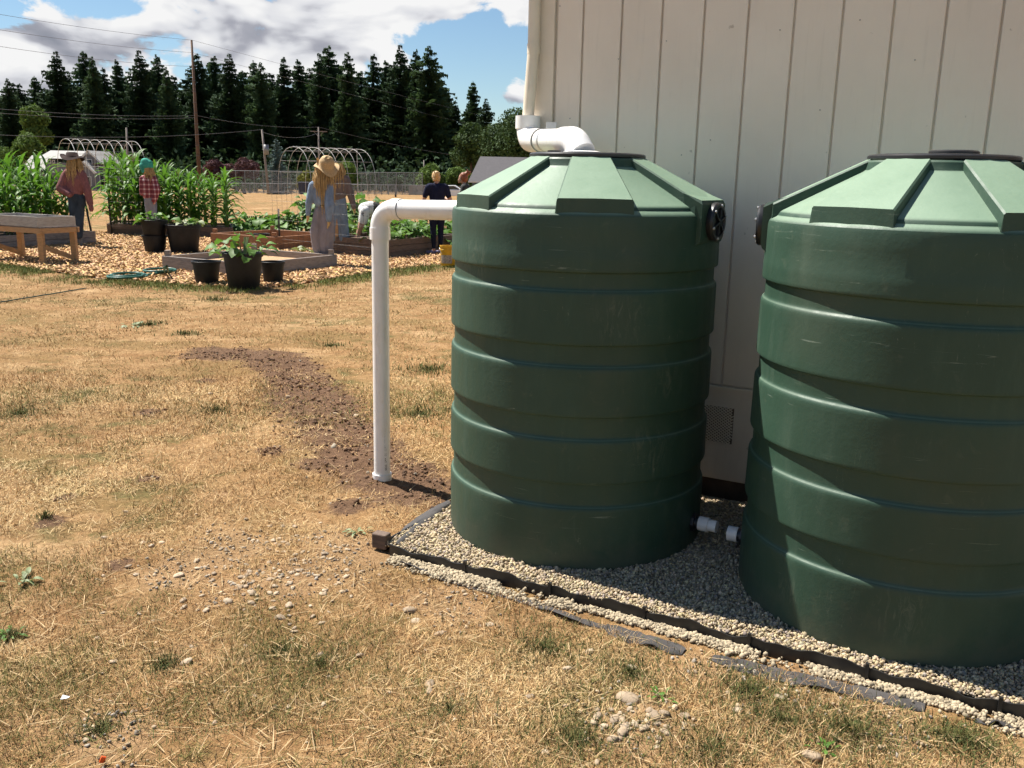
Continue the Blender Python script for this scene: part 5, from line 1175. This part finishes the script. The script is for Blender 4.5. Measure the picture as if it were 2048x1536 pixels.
# grey house at left
HD = 150; hs = HD/F_PX
ho = at(160, 376, HD); hb = -.0238*(HD-68); H0 = Vector((ho.x, HD, hb))
hz = lambda py, px=160: at(px, py, HD).z-hb
hx = lambda px: at(px, 340, HD).x-H0.x
hg = empty('house', H0, label='grey two-storey house with white trimmed gables behind the corn', cat='house')
def prism(mb, x0, x1, y0, y1, z0, zr, axis):     # gable roof solid
    if axis == 'x': mb.add([(x0, y0, z0), (x1, y0, z0), (x1, y1, z0), (x0, y1, z0), (x0, (y0+y1)/2, zr), (x1, (y0+y1)/2, zr)], [(0, 1, 5, 4), (2, 3, 4, 5), (0, 4, 3), (1, 2, 5), (3, 2, 1, 0)])
    else: mb.add([(x0, y0, z0), (x1, y0, z0), (x1, y1, z0), (x0, y1, z0), ((x0+x1)/2, y0, zr), ((x0+x1)/2, y1, zr)], [(0, 4, 5, 3), (1, 2, 5, 4), (0, 1, 4), (2, 3, 5), (3, 2, 1, 0)])
    return mb
MB().box(((hx(92)+hx(212))/2, 4, hz(326)/2), (hx(212)-hx(92), 8, hz(326))).build('wall', 'house_grey', hg)
prism(MB(), hx(80), hx(188), -.6, 8.6, hz(318), hz(301), 'x').build('roof', 'house_roof', hg)
g0, g1 = hx(162), hx(214)
prism(MB(), g0+.25, g1-.25, -1.2, 6, hz(327), hz(304), 'y').build('gable_wall', 'house_grey', hg)
for a_, b_ in (((g0, hz(327)), ((g0+g1)/2, hz(301.5))), ((g1, hz(327)), ((g0+g1)/2, hz(301.5)))):
    MB().bar((a_[0], 2.2, a_[1]), (b_[0], 2.2, b_[1]), 7.4, .14, (0, 0, 1)).build('roof_slope', 'house_roof', hg)
    MB().bar((a_[0], -1.6, a_[1]), (b_[0], -1.6, b_[1]), .12, .28, (0, 0, 1)).build('barge_board', 'house_trim', hg)
p0_, p1_ = hx(163), hx(209)
MB().box(((p0_+p1_)/2, -2.2, hz(345)/2), (p1_-p0_-.5, 2.4, hz(345))).build('porch_wall', 'house_grey', hg)
prism(MB(), p0_+.2, p1_-.2, -3.3, -1, hz(346), hz(325), 'y').build('porch_gable', 'house_grey', hg)
for a_, b_ in (((p0_, hz(346)), ((p0_+p1_)/2, hz(322))), ((p1_, hz(346)), ((p0_+p1_)/2, hz(322)))):
    MB().bar((a_[0], -2.2, a_[1]), (b_[0], -2.2, b_[1]), 2.6, .12, (0, 0, 1)).build('roof_slope', 'house_roof', hg)
    MB().bar((a_[0], -3.55, a_[1]), (b_[0], -3.55, b_[1]), .12, .26, (0, 0, 1)).build('barge_board', 'house_trim', hg)
MB().box(((hx(48)+hx(92))/2, 4, hz(345)/2), (hx(92)-hx(48), 7, hz(345))).build('garage_wall', 'house_grey', hg)
prism(MB(), hx(42), hx(97), -.4, 8, hz(342), hz(312), 'x').build('garage_roof', 'house_roof', hg)
def win(x0, x1, y0, y1, yd, px=160):
    a_, b_ = hx(x0), hx(x1); z0, z1 = hz(y1), hz(y0)
    w = MB().box(((a_+b_)/2, yd, (z0+z1)/2), (b_-a_, .1, z1-z0)).build('window', 'house_trim', hg)
    MB().box(((a_+b_)/2, yd-.06, (z0+z1)/2), (b_-a_-.22, .06, z1-z0-.22)).build('pane', 'window_glass', w)
win(181, 193, 318, 334, -1.26); win(203, 219, 349, 362, -.1); win(183, 201, 352, 371, -3.45); win(97, 104, 321, 328, -.05); win(107, 112, 321, 328, -.05)
MB().box(((hx(200)+hx(224))/2, 3, hz(345)/2), (hx(224)-hx(200), 6, hz(345))).build('side_wall', 'house_grey', hg)
# dark-roofed house at right
D2 = 120; b2 = -.0238*(D2-68); q0 = at(1000, 380, D2); he = empty('house', Vector((q0.x, D2, b2)), label='low blue-grey house with dark shingle roof left of the shed corner', cat='house')
X2 = lambda px: at(px, 350, D2).x-q0.x
Z2 = lambda py: at(1000, py, D2).z-b2
MB().box(((X2(944)+X2(1180))/2, 5, Z2(364)/2), (X2(1180)-X2(944), 8, Z2(364))).build('wall', 'house_blue', he)
MB().add([(X2(936), .4, Z2(364)), (X2(1200), .4, Z2(364)), (X2(1200), 9.6, Z2(364)), (X2(936), 9.6, Z2(364)), (X2(957), 5, Z2(312)), (X2(1190), 5, Z2(312))], [(0, 1, 5, 4), (2, 3, 4, 5), (0, 4, 3), (1, 2, 5), (3, 2, 1, 0)]).build('roof', 'dark_roof', he)
MB().box(((X2(936)+X2(1200))/2, .37, Z2(365)), (X2(1200)-X2(936), .06, .16)).build('gutter', 'house_trim', he)
for a_, b_ in ((952, 966), (985, 1005)):
    w = MB().box(((X2(a_)+X2(b_))/2, .95, (Z2(370)+Z2(388))/2), (X2(b_)-X2(a_), .1, Z2(370)-Z2(388))).build('window', 'house_trim', he)
    MB().box(((X2(a_)+X2(b_))/2, .88, (Z2(370)+Z2(388))/2), (X2(b_)-X2(a_)-.2, .06, Z2(370)-Z2(388)-.2)).build('pane', 'window_glass', w)
# white car
CD = 108; cq = at(905, 390, CD); cz_ = -.0238*(CD-68)
ce = empty('parked_car', (cq.x, CD, cz_), label='white estate car parked beyond the field behind the women', cat='car')
def extr(prof_, y0, y1, mat, name, par):
    n_ = len(prof_); mb = MB().add([(x, y0, z) for x, z in prof_]+[(x, y1, z) for x, z in prof_], [tuple(range(n_)), tuple(range(2*n_-1, n_-1, -1))]+[(i, i+n_, (i+1) % n_+n_, (i+1) % n_) for i in range(n_)])
    return inst(name, bevel_mesh(mb.me(name, mat), .03, 1), par)
extr([(-2.1, .3), (-2.12, .75), (-2.0, .95), (-1.1, 1.0), (1.2, 1.0), (2.0, .85), (2.15, .6), (2.1, .3)], -.85, .85, 'car_white', 'body', ce)
extr([(-1.9, .98), (-1.6, 1.45), (.3, 1.5), (1.15, .98)], -.75, .75, 'car_white', 'cabin', ce)
for x0, x1, x2, x3 in ((-1.7, -1.5, -.75, -.75), (-.68, -.68, .22, .95)):
    MB().add([(x0, -.765, 1.03), (x3, -.765, 1.03), (x2, -.765, 1.4), (x1, -.765, 1.4)], [(0, 1, 2, 3)]).build('side_window', 'window_glass', ce)
for x_ in (-1.35, 1.3):
    for y_ in (-.8, .8):
        w = MB().tube([(x_, y_-.1, .32), (x_, y_+.1, .32)], .33, 18).build('wheel', 'tyre', ce); MB().tube([(x_, y_-.11, .32), (x_, y_+.11, .32)], .2, 14).build('rim', 'galvanised', w)
# bin
q = at(618, 376, 105); MB_ = MB().box((0, 0, .75), (2.1, 1.3, 1.35)); bo_ = empty('wheeled_bin', (q.x, 105, -.0238*37), label='dark blue bin behind the field fence near the hoop house', cat='bin')
MB().add([(-.95, -.6, .1), (.95, -.6, .1), (.95, .6, .1), (-.95, .6, .1), (-1.1, -.7, 1.4), (1.1, -.7, 1.4), (1.1, .7, 1.4), (-1.1, .7, 1.4)], [(3, 2, 1, 0), (0, 1, 5, 4), (1, 2, 6, 5), (2, 3, 7, 6), (3, 0, 4, 7), (4, 5, 6, 7)]).build('bin_body', 'bin_blue', bo_)
MB().box((0, 0, 1.45), (2.3, 1.5, .1)).build('lid', 'bin_blue', bo_)

# utility poles and lines
def upole(px_b, px_t, py_t, D, r0, r1, mat, label, arm=None, can=False):
    b_ = -.0238*min(95, max(0, D-68)); t_ = at(px_t, py_t, D); bb = at(px_b, 375, D); e = empty('utility_pole', (bb.x, D, b_), label=label, cat='utility pole'); top = Vector((t_.x-bb.x, 0, t_.z-b_))
    MB().tube([Vector((0, 0, -.3)), top*.5, top], [r0, (r0+r1)/2, r1], 10).build('pole_shaft', mat, e, True)
    if arm: MB().bar(top+Vector((-arm, 0, -.8)), top+Vector((arm, 0, -.8)), .16, .16).build('crossarm', mat, e); [MB().bar(top+Vector((s*arm*.6, 0, -.8)), top+Vector((0, 0, -1.8)), .07, .07).build('brace', mat, e) for s in (-1, 1)]
    if can: MB().tube([top+Vector((.45, -.1, -3.0)), top+Vector((.45, -.1, -1.8))], .32, 12).build('transformer', 'galvanised', e, True)
    return e, t_
pe, PT1 = upole(400, 383, 80, 130, .30, .14, 'pole_wood', 'very tall brown power pole rising above the conifers')
for k in range(9):
    f = .25+.07*k; MB().box((0, -.3, 0), (.5, .1, .06)).build('step_peg', 'wire', pe, loc=Vector((PT1.x-pe.location.x, 0, PT1.z-pe.location.z))*f)
upole(257, 253, 255, 118, .16, .11, 'pole_grey', 'short weathered pole behind the left hoop house')
_, PT2 = upole(537, 524, 259, 115, .17, .11, 'pole_grey', 'grey pole with a transformer can beside the purple shrubs', can=True)
_, PT3 = upole(639, 637, 254, 175, .2, .13, 'pole_grey', 'slim pole with a crossarm above the straw-hatted scarecrow', arm=1.6)
upole(848, 848, 320, 150, .15, .1, 'pole_grey', 'stub of a grey pole above the rounded shrubs')
def cable(a_, b_, sag, r, label, n_=24):
    pts = [a_.lerp(b_, i/n_)-Vector((0, 0, sag*4*(i/n_)*(1-i/n_))) for i in range(n_+1)]; e = MB().tube(pts, r, 4).build('power_line', 'wire', None); tag(e, label, 'power line')
D0 = 75
cable(at(-260, -18, D0), PT1, .4, .018, 'topmost power line sloping from the left edge to the tall pole')
cable(at(-260, 14, D0), at(384, 105, 130), .5, .018, 'second power line from the left edge to the tall pole')
cable(at(-260, 48, D0), at(386, 133, 130), .6, .018, 'third power line from the left edge to the tall pole')
cable(PT1, at(1100, 262, 330), .5, .018, 'topmost power line running right from the tall pole')
cable(at(384, 105, 130), at(1100, 285, 330), .5, .018, 'second power line running right from the tall pole')
cable(at(-200, 200, 80), at(392, 231, 130), .5, .018, 'pale power line crossing the trees at mid height on the left')
cable(at(-200, 208, 80), at(392, 235, 130), .6, .018, 'lower of the paired lines crossing the trees on the left')
cable(at(392, 231, 130), PT3, .6, .018, 'paired power line between the tall pole and the crossarm pole')
cable(at(-200, 258, 80), PT2, .8, .018, 'low power line above the house to the transformer pole')
cable(PT2+Vector((0, 0, -.3)), PT3+Vector((0, 0, -1)), .8, .018, 'short drooping line between transformer pole and crossarm pole')
cable(PT3, at(1080, 330, 200), 1., .018, 'power line descending right from the crossarm pole')

# ------------------------------------------------------------------ trees
def conifer_mesh(seed, levels=60, per=11, rmax=.135, mat='conifer', open_=.0):
    r_ = np.random.default_rng(seed); V = []; F = []
    def tri(a, b, c): V.extend((a, b, c)); F.append((len(V)-3, len(V)-2, len(V)-1))
    ph = r_.uniform(0, 6.28, 6); am = r_.uniform(.08, .24, 6)
    for i in range(levels):
        t0 = (i+.5)/levels; nb_ = int(4+per*min(1, t0*2.6)); a0 = r_.uniform(0, 6.28)
        for k in range(nb_):
            if r_.random() < open_: continue
            a = a0+6.283*k/nb_+r_.uniform(-.35, .35); t_ = min(max(t0+r_.uniform(-1.3, 1.3)/levels, .003), .985); z = 1-t_*.97
            wob = 1+am[0]*math.sin(a*2+ph[0]+z*9)+am[1]*math.sin(a+ph[1]-z*17)+am[2]*math.sin(z*31+ph[2])
            Rr = rmax*(t_**.66)*(1.0 if t_ < .75 else 1-.2*(t_-.75)/.25)*wob
            R_ = Rr*r_.uniform(.5, 1.2)+.005; dr = r_.uniform(.05, .42)*R_; up_ = r_.uniform(-.1, .25)*R_
            c, s = math.cos(a), math.sin(a); m_ = max(4, int(4+R_*75))
            for j in range(m_):
                f0 = (j+.2)/m_; f1 = min(1.1, f0+1.5/m_); rr0 = R_*f0; rr1 = R_*f1
                z0 = z-dr*math.sin(f0*2.2)+up_*f0*f0; z1 = z-dr*math.sin(min(f1, 1)*2.2)+up_*f1*f1
                for sd in (-1, 1):
                    w = (.008+.15*R_*(1-f0*.8))*r_.uniform(.5, 1.4); zo = r_.uniform(-.022, .006)
                    p0 = (c*rr0, s*rr0, z0); p1 = (c*rr1, s*rr1, z1)
                    p2 = (c*(rr0+rr1)/2-s*w*sd, s*(rr0+rr1)/2+c*w*sd, (z0+z1)/2+zo); tri(p0, p1, p2)
                    if r_.random() < .6:
                        p3 = (c*rr1-s*w*sd*.5, s*rr1+c*w*sd*.5, z1-.026*r_.uniform(.4, 1.3)); tri(p0, p3, p1)
    tr = MB().tube([(0, 0, 0), (0, 0, .5), (0, 0, .985)], [.014, .009, .0012], 7)
    return np_mesh('crown', np.array(V), np.array(F), mat), tr.me('trunk', 'bark')
con = [conifer_mesh(s, mat=m_, rmax=rm, open_=op, levels=lv) for s, m_, rm, op, lv in ((1, 'conifer', .135, .05, 60), (2, 'conifer_dark', .15, .1, 56), (3, 'conifer', .125, .05, 66), (4, 'conifer_dark', .14, .16, 56), (5, 'conifer', .155, .1, 60))]
def conifer(px, py, D, k, wid, label):
    b_ = -2.3; t_ = at(px, py, D); H = t_.z-b_; e = empty('fir_tree', (t_.x, D, b_), rnd.uniform(0, 6.28), label=label, cat='tree', group='tall firs behind the field')
    inst('crown', con[k][0], e, scale=(H*wid*1.5, H*wid*1.5, H)); inst('trunk', con[k][1], e, scale=H)
ORD = 'first second third fourth fifth sixth seventh eighth ninth tenth eleventh twelfth thirteenth fourteenth fifteenth sixteenth seventeenth eighteenth nineteenth twentieth twenty-first twenty-second twenty-third twenty-fourth twenty-fifth twenty-sixth twenty-seventh twenty-eighth twenty-ninth'.split()
tops = [(14, 156, 1), (38, 166, .9), (68, 150, 1.1), (111, 101, 1.2), (166, 101, 1.15), (183, 112, .9), (206, 134, .9), (232, 116, .8), (277, 99, 1.15), (313, 108, .95), (331, 133, .9), (393, 106, 1.05), (427, 109, 1), (458, 106, 1.15), (507, 120, .9), (521, 124, 1), (567, 113, .95), (596, 116, 1), (638, 105, .9), (656, 90, 1.2), (695, 103, .95), (747, 107, .9), (772, 118, .9), (800, 88, 1.05), (832, 97, .75), (858, 91, 1.25), (910, 200, 1), (946, 160, 1), (972, 196, 1.1)]
for i, (px, py, w) in enumerate(tops):
    D = 235+((i*37) % 5)*5
    nm = '%s tall fir from the left in the dark tree row behind the field' % ORD[i]
    conifer(px, py, D, i % 5, w, nm)
fill = [(25, 165), (128, 150), (195, 150), (248, 150), (295, 140), (345, 150), (375, 145), (412, 140), (442, 145), (485, 140), (540, 145), (618, 135), (675, 130), (720, 140), (785, 130), (820, 140), (875, 150), (890, 175), (0, 190), (52, 190), (90, 175), (138, 165), (150, 205), (220, 190), (255, 170), (297, 175), (350, 185), (370, 170), (410, 180), (443, 175), (480, 165), (540, 180), (552, 165), (580, 190), (615, 165), (676, 160), (715, 165), (730, 190), (760, 170), (785, 180), (815, 165), (845, 180), (880, 190), (-30, 160), (-70, 170), (925, 240)]
for i, (px, py) in enumerate(fill): conifer(px, py, 262+(i % 3)*7, (i*2+1) % 5, 1.45, 'shorter fir filling a gap in the dark tree row')

def leaf_cloud(name, lobes, n_, size, mat, seed):
    r_ = np.random.default_rng(seed); L_ = np.array(lobes, float); wts = L_[:, 3]**2; idx = r_.choice(len(L_), n_, p=wts/wts.sum())
    d = r_.normal(size=(n_, 3)); d /= np.linalg.norm(d, axis=1, keepdims=True); rad = r_.random(n_)**.33*.35+.68
    C_ = L_[idx, :3]+d*(L_[idx, 3]*rad*r_.uniform(.8, 1.1, n_))[:, None]*np.array([1, 1, .85])
    nrm = d+r_.normal(size=(n_, 3))*.7; nrm /= np.linalg.norm(nrm, axis=1, keepdims=True); ax = np.cross(nrm, r_.normal(size=(n_, 3))); ax /= np.linalg.norm(ax, axis=1, keepdims=True); bx = np.cross(nrm, ax)
    s_ = size*r_.uniform(.5, 1.3, n_)[:, None]
    V = np.stack([C_-ax*s_, C_+bx*s_*.55, C_+ax*s_, C_-bx*s_*.55], 1).reshape(-1, 3); F = np.arange(n_*4).reshape(-1, 4)
    return np_mesh(name, V, F, mat)
def broadleaf(px0, px1, py0, py1, D, mat, label, seed, n_=5000, size=.3, cat='tree', name='broadleaf_tree', nl=9, grp=None):
    b_ = -.0238*min(95, max(0, D-68)); c0, c1 = at(px0, py0, D), at(px1, py1, D); W = c1.x-c0.x; top = c0.z-b_; bot = max(0, c1.z-b_); r_ = random.Random(seed)
    e = empty(name, ((c0.x+c1.x)/2, D, b_), label=label, cat=cat, group=grp); Hc = top-bot; lobes = []
    for k in range(nl):
        a_ = r_.uniform(0, 6.28); f = r_.random(); rr = min(W, Hc)*r_.uniform(.20, .33); x = math.cos(a_)*(W/2-rr)*math.sin(math.pi*(.15+.75*f))*r_.uniform(.6, 1.05); lobes.append((x, math.sin(a_)*W*.3, bot+rr+(Hc-2*rr)*f, rr))
    lobes.append((0, 0, top-min(W, Hc)*.26, min(W, Hc)*.26)); lobes.append((-W*.22, 0, bot+Hc*.3, min(W, Hc)*.28)); lobes.append((W*.22, 0, bot+Hc*.3, min(W, Hc)*.28))
    inst('crown', leaf_cloud('crown', lobes, n_, size, mat, seed), e)
    tm_ = MB().tube([(0, 0, -.2), (0, 0, bot+Hc*.35), (.1, 0, bot+Hc*.7)], [W*.03+.05, W*.022+.03, .02], 8)
    for k in range(4): a_ = k*1.6; tm_.tube([(0, 0, bot+Hc*.2), (math.cos(a_)*W*.2, math.sin(a_)*W*.2, bot+Hc*.55)], [.05, .02], 5)
    inst('trunk', tm_.me('trunk', 'bark'), e)
broadleaf(950, 1110, 208, 345, 150, 'leaf_dark', 'big round dark green tree above the blue-grey house', 21, 15000, .26, nl=16)
broadleaf(900, 985, 240, 345, 175, 'leaf_dark', 'dark leafy tree between the firs and the round tree', 28, 7000, .3)
broadleaf(36, 108, 206, 300, 190, 'leaf_mid', 'olive green broadleaf tree before the firs at left', 22, 7000, .32)
broadleaf(20, 98, 262, 335, 170, 'leaf_mid', 'lower olive green tree behind the garage roof', 23, 6000, .28)
broadleaf(405, 455, 316, 362, 128, 'leaf_purple', 'smaller purple-leaved shrub right of the tall pole', 24, 3000, .2, 'shrub', 'shrub')
broadleaf(448, 527, 312, 362, 130, 'leaf_purple', 'larger purple-leaved shrub left of the transformer pole', 25, 5000, .2, 'shrub', 'shrub')
broadleaf(590, 640, 338, 382, 116, 'leaf_yellow', 'yellow-green bush seen through the right hoop frame', 26, 2500, .2, 'shrub', 'shrub')
broadleaf(660, 720, 318, 378, 122, 'leaf_mid', 'olive bush right of the straw hat behind the hoop frame', 27, 3000, .2, 'shrub', 'shrub')
broadleaf(832, 895, 323, 385, 132, 'leaf_mid', 'rounded green shrub just left of the standing woman', 29, 5000, .2, 'shrub', 'shrub')
broadleaf(885, 948, 330, 385, 134, 'leaf_mid', 'rounded green shrub between the two standing women', 30, 5000, .2, 'shrub', 'shrub')
broadleaf(770, 812, 352, 385, 125, 'leaf_dark', 'low dark shrub behind the tall chain link fence', 31, 2000, .2, 'shrub', 'shrub')
broadleaf(455, 520, 371, 385, 126, 'leaf_mid', 'low pale hedge behind the field fence at left', 32, 1500, .18, 'shrub', 'shrub')
broadleaf(-30, 40, 290, 350, 165, 'leaf_mid', 'green shrub mass behind the corn at the left edge', 33, 3000, .25, 'shrub', 'shrub')
sm, stk = conifer_mesh(9, 30, 9, .24, 'spruce_blue', .03); q = at(552, 276, 140); b_ = -.0238*72; e = empty('spruce_tree', (q.x, 140, b_), label='blue-grey spruce between transformer pole and hoop frame', cat='tree'); Hh = q.z-b_
inst('crown', sm, e, scale=(Hh*1.15, Hh*1.15, Hh)); inst('trunk', stk, e, scale=Hh)
# dark understorey below the firs
r_ = np.random.default_rng(44); n_ = 16000; x = r_.uniform(-175, 5, n_); z = -2.3+np.abs(r_.normal(0, 3.2, n_)); y = r_.uniform(205, 232, n_)
C_ = np.stack([x, y, z], -1); ax = r_.normal(size=(n_, 3)); ax /= np.linalg.norm(ax, axis=1, keepdims=True); bx = np.cross(ax, r_.normal(size=(n_, 3))); bx /= np.linalg.norm(bx, axis=1, keepdims=True); s_ = r_.uniform(.3, .8, n_)[:, None]
V = np.stack([C_-ax*s_, C_+bx*s_*.6, C_+ax*s_, C_-bx*s_*.6], 1).reshape(-1, 3)
tag(inst('undergrowth', np_mesh('undergrowth', V, np.arange(n_*4).reshape(-1, 4), 'conifer_dark')), kind='stuff')
